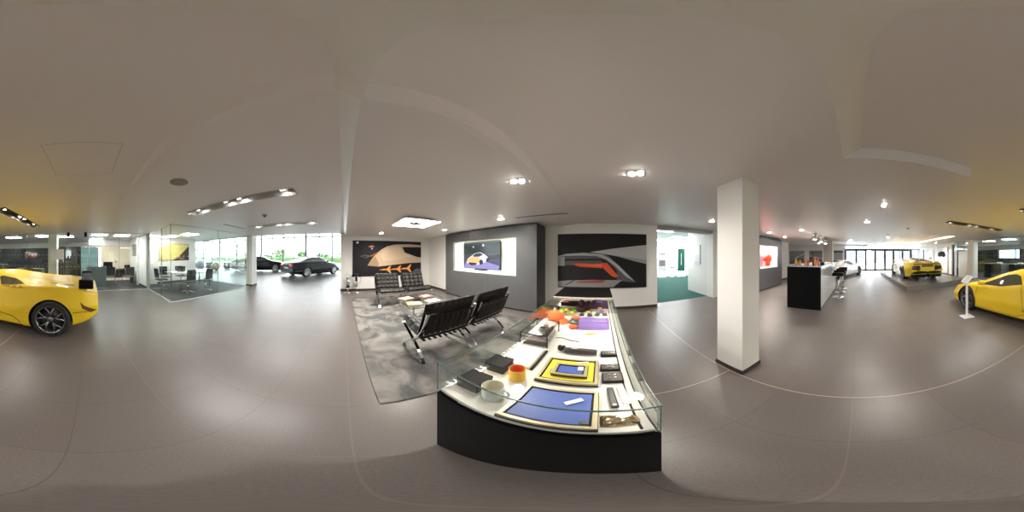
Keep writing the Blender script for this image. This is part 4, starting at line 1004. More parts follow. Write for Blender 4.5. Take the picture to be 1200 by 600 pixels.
# ---- white supercar by the windows
W_ = dict(A); W_['L'] = 4.46
sc = 4.46/4.78
for k in ('zb', 'zm', 'wm', 'zsh', 'wsh', 'zr', 'wr'): W_[k] = [(x*sc, v*(.955 if k in ('wm', 'wsh', 'wr') else 1.03 if k == 'zr' else 1)) for x, v in A[k]]
W_.update(fx=3.52, rx=.90, hw=.965, tf=.79, tr=.79)
hd = R(-25)
rxp = Vector((10.2, .96, 0)); yo = .79
ax = rxp+Vector((-math.sin(hd), math.cos(hd), 0))*yo
org = ax-Vector((math.cos(hd), math.sin(hd), 0))*.90
t, body, bvh = assemble('white_supercar', 'white supercar with dark wheels beside the folding window doors', W_, CARW, (org.x, org.y, .001), hd, RIMD, .25, 5)
gl(t, bvh, 'door_window', [(1.35, .93), (1.75, 1.08), (2.1, 1.12), (2.5, 1.05), (2.95, .82), (2.3, .84)], 'y', CGLASS2, mirror=True)
gl(t, bvh, 'windscreen', [(2.45, -.44), (2.38, 0), (2.45, .44), (3.0, .58), (3.15, 0), (3.0, -.58)], 'z', CGLASS)
gl(t, bvh, 'engine_cover', [(.40, -.36), (.40, .36), (1.55, .30), (1.55, -.30)], 'z', BLACK)
gl(t, bvh, 'tail_light', [(.42, .62), (.82, .66), (.82, .74), (.44, .72)], '-x', mat('tail_red', (.35, .03, .01), .2), mirror=True)
gl(t, bvh, 'rear_grille', [(-.80, .38), (.80, .38), (.80, .55), (-.80, .55)], '-x', BLKMAT)
gl(t, bvh, 'panel_gap', stroke([(1.7, .90), (1.62, .5), (1.7, .26), (2.85, .24), (2.92, .5), (2.88, .80)], .012), 'y', SEAM, mirror=True)
gl(t, bvh, 'headlight', [(3.7, .52), (4.02, .40), (4.10, .60), (3.85, .72)], 'z', mat('lamp_glass', (.75, .76, .72), .1), mirror=True)
gl(t, bvh, 'sill', [(1.3, .15), (3.1, .15), (3.1, .20), (1.3, .20)], 'y', BLKMAT, mirror=True)
for s in (-1, 1): mirror_(t, 2.75, .90, .86, CARW, s)
# ---- dark coupe and dark saloon in the bright showroom
G = dict(L=4.82, fx=3.86, rx=1.11, r=.355, hw=.97, tf=.80, tr=.80,
 zb=[(0, .36), (.2, .24), (1.0, .17), (3.9, .17), (4.6, .18), (4.82, .26)],
 zm=[(0, .60), (1.1, .58), (2.4, .52), (3.8, .56), (4.5, .50), (4.82, .46)],
 wm=[(0, .78), (.2, .90), (1.0, .97), (1.8, .95), (2.6, .93), (3.8, .95), (4.4, .90), (4.7, .78), (4.82, .62)],
 zsh=[(0, .84), (.3, .96), (1.0, 1.01), (1.6, .98), (2.4, .95), (3.2, .92), (3.9, .88), (4.4, .80), (4.82, .62)],
 wsh=[(0, .68), (.3, .80), (1.1, .89), (1.8, .86), (2.6, .86), (3.4, .84), (3.9, .82), (4.4, .74), (4.82, .52)],
 zr=[(0, .88), (.3, 1.02), (.7, 1.08), (1.1, 1.17), (1.6, 1.32), (2.1, 1.395), (2.5, 1.40), (2.9, 1.31), (3.3, 1.08), (3.6, .98), (4.0, .94), (4.4, .86), (4.7, .74), (4.82, .66)],
 wr=[(0, .50), (.6, .58), (1.2, .54), (1.8, .54), (2.4, .56), (2.9, .60), (3.4, .66), (4.0, .62), (4.82, .38)])
def gcar(name, label, sp, paint, rwheel, head, flip, sal=False):
    hd = math.atan2(head[1], head[0]); r_ = Vector((*rwheel, 0))
    side = 1 if flip else -1
    n = Vector((-math.sin(hd), math.cos(hd), 0))
    ax = r_-n*side*sp['tr']; org = ax-Vector((math.cos(hd), math.sin(hd), 0))*sp['rx']
    t, body, bvh = assemble(name, label, sp, paint, (org.x, org.y, .001), hd, RIMS, .27, 9)
    if sal:
        gl(t, bvh, 'front_window', [(2.42, 1.02), (2.44, 1.33), (2.9, 1.33), (3.4, 1.05)], 'y', CGLASS2, mirror=True)
        gl(t, bvh, 'rear_window', [(1.35, 1.05), (1.65, 1.26), (1.95, 1.34), (2.36, 1.36), (2.36, 1.03)], 'y', CGLASS2, mirror=True)
        gl(t, bvh, 'windscreen', [(3.05, -.50), (2.98, 0), (3.05, .50), (3.5, .60), (3.62, 0), (3.5, -.60)], 'z', CGLASS2)
        gl(t, bvh, 'back_window', [(1.10, -.44), (1.55, -.48), (1.58, .48), (1.10, .44)], 'z', CGLASS2)
    else:
        gl(t, bvh, 'side_window', [(1.20, 1.06), (1.55, 1.22), (1.9, 1.31), (2.4, 1.33), (2.75, 1.24), (3.2, 1.02), (2.2, 1.03)], 'y', CGLASS2, mirror=True)
        gl(t, bvh, 'windscreen', [(2.80, -.48), (2.72, 0), (2.80, .48), (3.3, .60), (3.42, 0), (3.3, -.60)], 'z', CGLASS2)
        gl(t, bvh, 'back_window', [(.85, -.42), (1.6, -.46), (1.64, .46), (.85, .42)], 'z', CGLASS2)
    gl(t, bvh, 'tail_light', [(.40, .76), (.70, .76), (.70, .88), (.42, .88)], '-x', mat('tail_bright_red', (.65, .03, .04), .2, emis=(.8, .02, .05), es=.3), mirror=True)
    gl(t, bvh, 'number_plate', [(-.26, .58), (.26, .58), (.26, .69), (-.26, .69)], '-x', mat('plate_grey', (.6, .6, .55), .5))
    gl(t, bvh, 'headlight', [(.40, .62), (.62, .62), (.62, .76), (.42, .76)], '+x', mat('lamp_glass', (.75, .76, .72), .1), mirror=True)
    gl(t, bvh, 'front_grille', [(-.34, .42), (.34, .42), (.34, .72), (-.34, .72)], '+x', STEEL)
    gl(t, bvh, 'panel_gap', stroke([(1.45, 1.0), (1.5, .6), (1.6, .30), (3.15, .28), (3.25, .6), (3.22, .95)], .010), 'y', SEAM, mirror=True)
    gl(t, bvh, 'chrome_trim', stroke([(.15, .44), (1.0 if sal else .7, .46)], .02), 'y', CHROME, mirror=True)
    for s in (-1, 1): mirror_(t, 3.05, .92, 1.02, paint, s)
    return t
gcar('dark_coupe', 'glossy dark coupe with silver wheels in the bright window showroom', G, CARB, (-10.7, -2.55), (-.80, .60), 0)
G2 = dict(G); G2['L'] = 5.2; s2 = 5.2/4.82
for k in ('zb', 'zm', 'wm', 'zsh', 'wsh', 'zr', 'wr'): G2[k] = [(x*s2, v*(1.04 if k == 'zr' else 1)) for x, v in G[k]]
G2.update(fx=4.15, rx=1.2)
gcar('dark_saloon', 'long black saloon partly hidden behind the left edge of the showroom opening', G2, CARK, (-11.9, -8.6), (-.40, .92), 0, True)
# ================================================================== SHOWROOM OBJECTS
# platform
t = thing('display_platform', 'low grey tiled platform under the far yellow supercar', 'platform', (9.3, -3.6, 0))
pl = [(6.12-9.3, -1.95+3.6), (12.6-9.3, -1.88+3.6), (12.6-9.3, -5.75+3.6), (6.98-9.3, -5.62+3.6)]
PG = mat('platform_grey', (.20, .195, .19), .35, var=.05); PT = mat('platform_top', (.19, .18, .175), .3, var=.05)
b = B().m(PG); b.prism(pl, 0, .175); obj('plinth', b, t)
b = B().m(PT); b.prism([(x*1.004, y*1.004) for x, y in pl], .175, .19); obj('tiled_top', b, t)
# second cabinet with lit recess and shirts
t = thing('clothing_display_cabinet', 'grey wall cabinet with lit recess showing red and pink shirts, beyond the pillar', 'cabinet', (5.6, 3.62, 0))
W1, W2 = -1.5, 1.75; a0, a1, c0, c1 = -.20, 1.27, .93, 1.85
b = B().m(CAB); b.box(W1, a0, 0, .03, .04, 2.16); b.box(a1, W2, 0, .03, .04, 2.16); b.box(a0, a1, 0, .03, .04, c0); b.box(a0, a1, 0, .03, c1, 2.16); obj('front_panels', b, t)
b = B().m(CABD); b.box(W2-.03, W2, .03, .57, .04, 2.24); b.box(W1, W1+.03, .03, .57, .04, 2.24); b.box(W1+.03, W2-.03, .04, .57, 2.16, 2.24); b.box(W1, W2, .03, .5, 0, .04); obj('carcass', b, t)
b = B().m(WHITEM); b.box(a0, a1, .42, .44, c0, c1); b.box(a0-.02, a0, -.002, .44, c0-.02, c1+.02); b.box(a1, a1+.02, -.002, .44, c0-.02, c1+.02); b.box(a0, a1, -.002, .44, c0-.02, c0); b.box(a0, a1, -.002, .44, c1, c1+.02); obj('lit_recess', b, t)
light('AREA', (6.1, 3.75, 1.84), 9, (1, .93, .84), 1.3, .1)
def torso(name, label, x, y, z, m, s=1, rz=0):
    t = thing(name, label, 'clothing', (x, y, z), rz, 'shirts on display busts')
    b = B().m(m)
    T = [(.0, .15, .09), (.08, .16, .10), (.25, .165, .11), (.40, .20, .12), (.50, .21, .11), (.56, .14, .08), (.60, .07, .06)]
    vs = []; n = 24
    for z_, w_, d_ in T:
        for k in range(n): a = 2*PI*k/n; vs.append((w_*math.cos(a)*s, d_*math.sin(a)*s, z_*s+.06))
    fs = [(i*n+k, i*n+(k+1) % n, (i+1)*n+(k+1) % n, (i+1)*n+k) for i in range(len(T)-1) for k in range(n)]
    w_ = b._add(vs, fs, True); b._face(w_[:n]); b._face(w_[-n:]); obj('body', b, t)
    for q in (-1, 1):
        b = B().m(m); b.tube([(q*.17*s, 0, .52*s+.06), (q*.25*s, 0, .40*s+.06), (q*.27*s, -.02, .22*s+.06)], [.07*s, .065*s, .055*s], 12); obj('sleeve', b, t)
    b = B().m(m); b.lathe([(.075*s, .60*s), (.065*s, .66*s), (.055*s, .66*s), (.06*s, .60*s)], (0, 0, .05), 20, cap=False); obj('collar', b, t)
    b = B().m(CHROME); b.cyl((0, 0, 0), .08, .01, 20); b.cyl((0, 0, .01), .012, .06, 10); obj('stand', b, t)
    return t
torso('polo_shirt', 'red jacket on a bust inside the lit recess of the far cabinet', 6.35, 3.84, .931, mat('red_shirt', (.75, .05, .02), .7), .92)
torso('polo_shirt', 'pink patterned shirt behind the red jacket in the far cabinet recess', 5.75, 3.90, .931, mat('pink_shirt', (.75, .18, .28), .7, var=.3, bscale=20), .98)
# bar
t = thing('bar_counter', 'tall bar counter with black end panel and pale glossy side and top', 'bar', (4.02, .90, 0))
BL = 3.1
b = B().m(BLACK); b.box(0, .04, 0, .92, 0, 1.145); obj('end_panel', b, t)
FR = mat('bar_front', (.62, .64, .66), .12); b = B().m(FR); b.bm.free()
b = B().m(FR); b.box(.04, BL, .02, .05, .03, 1.14); obj('side_panel', b, t); b = B().m(FR); b.box(.04, BL, .87, .90, .03, 1.14); obj('side_panel', b, t)
b = B().m(mat('bar_top', (.62, .63, .63), .08)); b.box(-.02, BL+.02, -.03, .95, 1.145, 1.17, .003); obj('worktop', b, t)
b = B().m(BLACK); b.box(.04, BL, .05, .87, 0, .03); obj('plinth', b, t)
BOT = [('amber whisky bottle, leftmost on the bar', (.62, .28, .04), 4.20, 1.63, .20, .045), ('squat amber glass bottle beside the leftmost one on the bar', (.65, .34, .08), 4.28, 1.55, .17, .04),
       ('pink glass bottle left of centre on the bar', (.60, .20, .16), 4.26, 1.38, .20, .035), ('rosy red bottle next to the pink one on the bar', (.55, .12, .09), 4.34, 1.33, .19, .035),
       ('tall dark necked bottle in the middle of the bar', (.20, .06, .04), 4.36, 1.19, .36, .03), ('orange glass bottle right of the tall dark one', (.75, .25, .08), 4.33, 1.12, .22, .038),
       ('copper coloured bottle, rightmost of the orange group on the bar', (.70, .20, .10), 4.40, 1.06, .21, .036)]
for l, c, x, y, h, r in BOT:
    t = thing('bottle', l, 'bottle', (x, y, 1.1705), 0, 'bottles on the bar')
    b = B().m(mat('bottle_%d' % int(h*1000+r*1e5), c, .12)); b.lathe([(.0001, 0), (r, 0), (r, h*.58), (r*.8, h*.66), (r*.32, h*.76), (r*.32, h*.93), (.0001, h*.93)], n=20); obj('glass_body', b, t)
    b = B().m(BLACK if h > .3 else GOLD); b.cyl((0, 0, h*.93), r*.38, h*.07, 14); obj('cap', b, t)
for x, y, l in ((4.55, .98, 'dark bottle box lying right of the bottles on the bar'), (4.95, 1.05, 'second dark box further along the bar top')):
    t = thing('dark_box', l, 'box', (x, y, 1.1705), .3); b = B().m(BLACKG); b.box(-.10, .10, -.06, .06, 0, .075, .01); obj('box', b, t); b = B().m(STEEL); b.box(-.03, .03, -.061, -.06, .02, .05); obj('label_plate', b, t)
def stool(x, y, label):
    t = thing('bar_stool', label, 'stool', (x, y, 0), 0, 'black seated chrome bar stools')
    b = B().m(BLACK); b.box(-.19, .19, -.19, .19, .76, .86, .02); obj('seat', b, t)
    b = B().m(BLACK); b.box(.15, .19, -.19, .19, .86, .93, .01); obj('low_backrest', b, t)
    b = B().m(CHROME); b.cyl((0, 0, .015), .028, .75, 16); obj('column', b, t)
    b = B().m(CHROME); b.lathe([(.0001, .02), (.19, .015), (.21, .004), (.21, 0), (.0001, 0)], n=28); obj('base', b, t)
    b = B().m(CHROME); b.tube([(0, -.02, .3), (-.13, -.10, .3), (-.15, 0, .3), (-.13, .10, .3), (0, .02, .3)], .01, 8); obj('footrest', b, t)
stool(5.55, .62, 'black square bar stool nearest the black end of the bar')
stool(6.35, .62, 'middle bar stool, second from the black bar end')
stool(7.10, .60, 'bar stool furthest from the camera by the bar')
for x, l in ((5.25, 'chrome cylinder pendant lamp above the bar, nearest one'), (6.2, 'chrome cylinder pendant lamp above the bar, second one'), (7.1, 'chrome cylinder pendant lamp above the bar, furthest one')):
    t = thing('pendant_lamp', l, 'pendant lamp', (x, 1.37, 2.28), 0, 'cylinder pendants over the bar')
    b = B().m(STEEL); b.cyl((0, 0, -.30), .07, .22, 24); obj('shade', b, t); b = B().m(BLACK); b.tube([(0, 0, -.08), (0, 0, 0)], .004, 6); obj('cord', b, t)
    b = B().m(LAMPW); b.cyl((0, 0, -.304), .055, .004, 20); obj('bulb', b, t)
    light('SPOT', (x, 1.37, 1.96), 12, (1, .9, .76), .05, spot=120)
# sign stand
t = thing('information_stand', 'white information stand with tilted plate before the near yellow car nose', 'sign', (2.86, -2.30, 0), R(-100))
b = B().m(WHITE); b.box(-.13, .13, -.13, .13, 0, .015, .004); obj('base', b, t)
b = B().m(WHITE); b.box(-.02, .02, -.02, .02, .015, .86); obj('post', b, t)
b = B().m(WHITE); b.rbox(0, 0, .90, .22, .31, .012, ry=-.75, bev=.003); obj('plate', b, t)
b = B().m(WHITEM); b.rbox(-.005, 0, .907, .19, .28, .002, ry=-.75); b.m(mat('print_grey', (.35, .35, .36), .6))
for k in range(6): b.rbox(-.007+.028*(k-2.5)*math.cos(.75), 0, .9085+.028*(k-2.5)*math.sin(.75), .008, .20-.03*(k % 3), .001, ry=-.75)
obj('printed_sheet', b, t)
# east wall pictures
def epic(y0, y1, label, shapes, base):
    picture('wall_picture', label, 'picture', (15.96, (y0+y1)/2, 1.28), -PI/2, abs(y1-y0), 1.36, base, shapes)
epic(6.95, 5.30, 'grey blue picture on the far wall left of the bar pendants', [((.35, .42, .48), [(0, .4), (1, .9), (1, 1), (0, 1)]), ((.12, .14, .16), [(0, .1), (.7, .45), (1, .4), (1, 0), (0, 0)]), ((.6, .62, .64), [(.3, .45), (1, .85), (1, .7), (.45, .42)])], (.28, .31, .33))
epic(4.75, 3.4, 'dark picture on the far wall seen beside the grey pillar', [((.10, .10, .11), [(0, 0), (1, 0), (1, .5), (0, .65)]), ((.4, .4, .4), [(0, .55), (1, .35), (1, .45), (0, .7)])], (.24, .25, .26))
epic(2.25, 1.35, 'narrow grey picture on the far wall above the white car tail', [((.08, .08, .09), [(0, .85), (1, .85), (1, 1), (0, 1)]), ((.3, .3, .3), [(0, 0), (1, 0), (1, .2), (0, .25)])], (.30, .31, .31))
# alcove with screen at the end of the platform
t = thing('white_media_wall', 'white display panel with black motor picture beyond the far yellow car', 'display', (11.4, -6.50, 0))
b = B().m(STEEL); b.box(-1.0, 1.0, -.08, -.02, .1, 2.1); obj('frame', b, t)
b = B().m(WHITE); b.box(-.96, .72, -.02, 0, .14, 2.06); obj('white_panel', b, t)
b = B().m(BLACK); b.prism([(-.75, 1.45), (-.6, 1.75), (-.1, 1.82), (.45, 1.70), (.5, 1.45), (.2, 1.35), (-.1, 1.42), (-.45, 1.32)], 0, .012, axis='Y'); obj('black_graphic', b, t)
b = B().m(BLACK); b.prism([(-.3, .3), (.5, .3), (.5, .45), (.2, .55), (.05, .85), (-.1, .5)], 0, .012, axis='Y'); obj('lower_graphic', b, t)
t = thing('grey_wall_panel', 'pale grey panel with small dark print left of the white display panel', 'panel', (13.6, -6.55, 0))
b = B().m(mat('pale_grey', (.6, .6, .6), .5)); b.box(-.8, .8, -.03, 0, .3, 1.95); obj('board', b, t); b = B().m(mat('dim_grey', (.2, .2, .2), .5)); b.box(-.5, .2, 0, .006, 1.1, 1.35); obj('print', b, t)
# ---- office furniture
def desk(name, label, x, y, rz, w, d, m, h=.74):
    t = thing(name, label, 'desk', (x, y, .0045), rz)
    b = B().m(m); b.box(-w/2, w/2, -d/2, d/2, h-.03, h, .004); obj('top', b, t)
    for s in (-1, 1):
        b = B().m(m); b.box(s*(w/2-.02)-.02, s*(w/2-.02)+.02, -d/2+.03, d/2-.03, 0, h-.03); obj('side_panel', b, t)
    b = B().m(m); b.box(-w/2+.04, w/2-.04, -d/2+.06, -d/2+.08, .25, h-.03); obj('modesty_panel', b, t)
    return t
def meshchair(label, x, y, rz, cm, group, swivel=True):
    t = thing('office_chair', label, 'chair', (x, y, .0045), rz, group)
    b = B().m(cm); b.box(-.22, .22, -.22, .22, .43, .47, .015); obj('seat', b, t)
    b = B().m(cm); b.grid(lambda u, v: (-.22-.05*u-.03*math.sin(PI*v)+.02, (v-.5)*.42, .52+.40*u), 6, 10); b.grid(lambda u, v: (-.235-.05*u-.03*math.sin(PI*v)+.02, (v-.5)*.42, .52+.40*u), 6, 10)
    obj('backrest', b, t)
    b = B().m(CHROME)
    if swivel:
        b.cyl((0, 0, .06), .025, .37, 12)
        for k in range(4): a = k*PI/2+PI/4; b.tube([(0, 0, .09), (.27*math.cos(a), .27*math.sin(a), .035)], .015, 8)
        obj('swivel_base', b, t)
        for q in (-1, 1):
            b = B().m(CHROME); b.tube([(-.20, q*.24, .45), (-.18, q*.24, .64), (.10, q*.24, .64), (.14, q*.24, .45)], .010, 8); obj('armrest', b, t)
    else:
        obj_ = None
        for q in (-1, 1):
            b = B().m(CHROME); b.tube([(.22, q*.22, .0), (.20, q*.22, .43), (-.22, q*.22, .45), (-.28, q*.22, .90)], .011, 8); obj('side_tube', b, t)
            b = B().m(CHROME); b.tube([(-.20, q*.22, .43), (-.26, q*.22, .0)], .011, 8); obj('rear_leg', b, t)
    return t
desk('office_desk', 'black office desk behind the two grey chairs in the glazed office', -1.45, -8.35, 0, 1.7, .75, BLACK)
CG = mat('chair_grey_mesh', (.05, .05, .055), .6)
meshchair('grey office chair at the black desk, nearer the glass door', -1.02, -7.55, -PI/2-.1, CG, 'visitor chairs at the office desk', False)
meshchair('grey office chair at the black desk, nearer the white wall', -1.85, -7.50, -PI/2+.1, CG, 'visitor chairs at the office desk', False)
t = thing('monitor', 'black computer monitor seen from behind on the office desk', 'monitor', (-1.0, -8.35, .745)); b = B().m(BLACK); b.box(-.24, .24, -.02, .02, .08, .38, .005); obj('screen_back', b, t); b = B().m(BLACK); b.box(-.10, .10, -.07, .07, 0, .01); b.box(-.02, .02, -.015, .015, .01, .1); obj('stand', b, t)
t = thing('laptop', 'open dark laptop on the right of the office desk', 'laptop', (-1.95, -8.3, .745), .2); b = B().m(BLACK); b.box(-.16, .16, -.11, .11, 0, .018); obj('base', b, t); b = B().m(BLACK); b.rbox(0, .13, .12, .32, .012, .22, rx=-.2); obj('lid', b, t)
t = thing('table_lamp', 'grey table lamp with oval head on the office desk', 'lamp', (-1.45, -8.5, .745)); b = B().m(STEEL); b.cyl((0, 0, 0), .07, .015, 20); b.cyl((0, 0, .015), .01, .33, 10); obj('stand', b, t); b = B().m(mat('shade_grey', (.35, .34, .32), .6)); b.sphere((0, 0, .45), .085, (1, .6, 1.5)); obj('shade', b, t)
picture('wall_picture', 'small grey picture on the white office side wall', 'picture', (-2.44, -8.2, 1.74), PI/2, 1.15, .62, (.22, .21, .20), [((.28, .27, .26), [(.1, .1), (.9, .1), (.9, .9), (.1, .9)])])
t = thing('desk_screen', 'low blue grey desk screen inside the office glass behind the car tail', 'screen', (-.35, -6.95, .0045))
b = B().m(mat('blue_grey', (.30, .36, .42), .6)); b.box(-.42, .42, -.02, .02, .08, .98, .01); obj('fabric_panel', b, t)
for s in (-1, 1):
    b = B().m(STEEL); b.box(s*.3-.02, s*.3+.02, -.15, .15, 0, .08); obj('foot', b, t)
TEAL = mat('teal_glass', (.20, .34, .36), .15)
t = thing('teal_glass_cabinet', 'tall teal glass fronted cabinet at the back of the office', 'cabinet', (-.05, -9.9, .0045))
b = B().m(STEEL); b.box(-.5, .5, -.2, .2, 0, 2.0); obj('carcass', b, t)
for s in (-1, 1):
    b = B().m(TEAL); b.box(s*.25-.22, s*.25+.22, .2, .215, .05, 1.95); obj('glass_door', b, t)
b = B().m(STEEL)
for z in (.5, .95, 1.4): b.box(-.47, .47, .216, .222, z, z+.02)
obj('shelf_lines', b, t)
t = thing('dark_sliding_door', 'dark framed sliding doors at the office back wall behind the paper notice', 'door', (1.05, -10.5, .0045))
b = B().m(DFR); b.box(-.8, .8, -.04, .04, 1.98, 2.04)
for x in (-.8, -.28, .25, .77): b.box(x, x+.04, -.04, .04, 0, 1.98)
obj('frame', b, t)
for x in (-.76, -.24, .29):
    b = B().m(mat('smoked_glass', (.05, .045, .05), .1)); b.box(x, x+.46, -.01, .01, 0, 1.98); obj('door_leaf', b, t)
t = thing('paper_notice', 'white paper notice fixed on the office glass behind the car roof', 'notice', (1.26, -6.55, 1.50))
b = B().m(WHITE); b.box(-.27, .27, 0, .002, -.21, .21); obj('sheet', b, t)  # white sheet stands in for a window reflected in the glass
b = B().m(mat('print_lines', (.55, .57, .6), .6))
for k in range(5): b.box(-.22, .20-.05*(k % 2), .0021, .003, -.15+.07*k, -.13+.07*k)
obj('print', b, t)
for k, (x, y, w, l) in enumerate(((6.9, -7.9, 1.5, 'grey reception counter near the white end column'), (5.3, -8.3, 1.3, 'grey counter left of the dark office armchairs'), (3.2, -8.6, 1.5, 'grey desk in the office straight behind the car cabin'))):
    desk('office_counter', l, x, y, 0, w, .7, mat('counter_grey', (.13, .14, .145), .4), .95 if k < 2 else .74)
for x, y, l in ((4.3, -7.7, 'dark armchair right of the grey counters in the office'), (3.0, -7.6, 'dark armchair in the office just beyond the near car roof')):
    meshchair(l, x, y, PI/2, mat('dark_chair', (.02, .02, .022), .5), 'dark office armchairs')
for x, c, l in ((5.1, (.5, .5, .5), 'small grey stack of files on the office counter'), (6.7, (.65, .65, .62), 'pale paper tray on the reception counter')):
    t = thing('paper_tray', l, 'tray', (x, -8.1, .955)); b = B().m(pm(c)); b.box(-.16, .16, -.12, .12, 0, .02); b.box(-.16, .16, -.12, .12, .05, .06)
    b.bm.free(); b = B().m(pm(c)); b.box(-.16, .16, -.12, .12, 0, .06, .01); obj('tray', b, t); b = B().m(WHITE); b.box(-.14, .14, -.10, .10, .0605, .075); obj('paper', b, t)
# ---- meeting room
t = thing('meeting_table', 'white meeting table with chrome legs in the glass meeting room', 'table', (-4.38, -6.0, .0045), .08)
b = B().m(WHITE); b.box(-1.1, 1.1, -.5, .5, .71, .74, .006); obj('top', b, t)
for sx in (-1, 1):
    for sy in (-1, 1):
        b = B().m(CHROME); b.cyl((sx*.85, sy*.35, 0), .025, .71, 12); obj('leg', b, t)
MC = mat('mesh_black', (.015, .015, .016), .6)
for x, y, r, l in ((-3.55, -5.08, -PI/2, 'black mesh swivel chair at the near right of the white meeting table'), (-4.3, -4.95, -PI/2+.1, 'black mesh swivel chair in the middle of the near table side'), (-3.45, -6.75, PI/2, 'black mesh swivel chair on the wall side, nearest the picture'), (-4.35, -6.8, PI/2, 'black mesh swivel chair behind the white meeting table'), (-2.93, -6.1, PI, 'black mesh swivel chair at the door end of the meeting table')):
    meshchair(l, x, y, r, MC, 'swivel chairs around the meeting table')
picture('wall_picture', 'yellow and black angular picture on the meeting room wall', 'picture', (-4.43, -7.57, 1.65), PI, 1.85, .92, (.62, .47, .10), [((.72, .60, .22), [(.0, .05), (.45, .05), (.95, .72), (1, .95), (.3, .95), (0, .6)]), ((.05, .03, .03), [(.42, 0), (.62, .18), (1, .88), (1, 0)]), ((.70, .66, .5), [(0, .62), (0, 1), (.32, 1)]), ((.22, .14, .10), [(.55, .15), (.75, .2), (.85, .10), (.7, .03)])])
t = thing('flip_chart', 'tall white door panel on the meeting room wall beside the yellow picture', 'panel', (-3.02, -7.585, .0045)); b = B().m(WHITEM); b.box(-.38, .38, 0, .03, .0, 2.1, .003); obj('leaf', b, t); b = B().m(STEEL); b.tube([(.30, .05, .95), (.30, .05, 1.15)], .010); obj('handle', b, t)
t['label'] = 'tall white door leaf on the meeting room wall beside the yellow picture'; t['category'] = 'door'; t.name = 'cupboard_door'
for x, y, l in ((-3.9, -6.1, 'open dark laptop on the white meeting table'),):
    t = thing('laptop', l, 'laptop', (x, y, .745), 2.4); b = B().m(BLACK); b.box(-.16, .16, -.11, .11, 0, .015); obj('base', b, t); b = B().m(BLACK); b.rbox(0, .13, .11, .32, .012, .22, rx=-.25); obj('lid', b, t)
# ---- lounge seats and balls by the far end windows
def tub(label, x, y, rz, m):
    t = thing('tub_armchair', label, 'armchair', (x, y, 0), rz, 'dark armchairs at the far windows')
    b = B().m(m); b.lathe([(.42, .05), (.46, .70), (.40, .74), (.36, .70), (.34, .40)], n=24, a0=PI*.35, a1=PI*1.65, cap=False); obj('shell', b, t)
    b = B().m(m); b.cyl((0, 0, .1), .36, .32, 24); obj('seat', b, t); b = B().m(STEEL); b.cyl((0, 0, 0), .25, .1, 20); obj('base', b, t)
tub('dark brown armchair between the two balls by the end windows', -12.4, -13.5, .8, mat('brown_fabric', (.06, .045, .04), .7))
tub('black armchair with silver print right of the beige ball', -13.4, -11.7, .9, BLACK)
for x, y, r, c, l in ((-10.6, -13.0, .5, (.38, .45, .48), 'large grey blue ball seat near the end windows'), (-11.4, -11.5, .42, (.50, .36, .22), 'beige ball seat between the dark armchairs')):
    t = thing('ball_seat', l, 'seat', (x, y, 0)); b = B().m(mat('ball_%d' % int(c[0]*100), c, .5, var=.2, bscale=8)); b.sphere((0, 0, r+.02), r); obj('ball', b, t); b = B().m(BLACK); b.lathe([(r*.5, 0), (r*.55, .05), (r*.35, .06)], n=20, cap=False); obj('base_ring', b, t)
t = thing('potted_tree', 'tall leafy indoor plant near the window corner of the showroom', 'plant', (-14.6, -11.4, 0))
b = B().m(BLACK); b.lathe([(.0001, 0), (.22, 0), (.28, .5), (.25, .5), (.24, .45), (.0001, .44)], n=20); obj('pot', b, t)
b = B().m(mat('trunk_brown', (.10, .06, .03), .8)); b.tube([(0, 0, .4), (.03, 0, 1.2), (0, .03, 1.9)], .03); obj('stem', b, t)
LEAF = mat('leaf_green', (.03, .10, .035), .5); b = B().m(LEAF); r_ = random.Random(5)
def leaves(b, n, c, sx, sz, r_, s=.2):
    for _ in range(n):
        a, e = r_.uniform(0, 2*PI), r_.uniform(-1, 1); q = r_.uniform(.5, 1)
        p = Vector((c[0]+sx*q*math.cos(a)*math.sqrt(1-e*e), c[1]+sx*q*math.sin(a)*math.sqrt(1-e*e), c[2]+sz*q*e))
        u = Vector((r_.uniform(-1, 1), r_.uniform(-1, 1), r_.uniform(-1, 1))).normalized()*s; v = u.cross(Vector((r_.uniform(-1, 1), r_.uniform(-1, 1), 1))).normalized()*s*.45
        b._add([p-u, p+v, p+u, p-v], [(0, 1, 2, 3)])
leaves(b, 160, (0, 0, 2.3), .6, 1.0, r_, .22); obj('foliage', b, t)
# ---- corridor room beyond the doorway
picture('framed_mirror', 'pale framed picture on the white corridor wall beyond the doorway', 'picture', (3.455, 5.15, 1.48), PI/2+PI, .42, .72, (.72, .74, .74), [((.85, .87, .87), [(.05, .5), (.95, .5), (.95, .98), (.05, .98)]), ((.5, .5, .5), [(.1, .05), (.8, .08), (.75, .12), (.1, .10)])], frame=STEEL)
t = thing('low_display_unit', 'low dark display unit with orange boxes in the bright far room', 'shelf unit', (2.75, 10.4, .0035))
b = B().m(mat('dark_green', (.03, .08, .07), .5)); b.box(-.75, .75, -.2, .2, .75, 1.12, .005); obj('counter', b, t); b = B().m(WHITE); b.box(-.7, .7, -.18, .18, 0, .75); obj('plinth', b, t)
for x, z, l in ((2.55, 1.125, 'orange carton on the low display unit, left one'), (2.95, 1.125, 'orange carton on the low display unit, right one')):
    t = thing('orange_carton', l, 'carton', (x, 10.4, z)); b = B().m(mat('carton_orange', (.65, .10, .03), .5)); b.box(-.12, .12, -.1, .1, 0, .28, .004); obj('carton', b, t); b = B().m(WHITE); b.box(-.07, .07, -.102, -.1, .08, .18); obj('label_sheet', b, t)
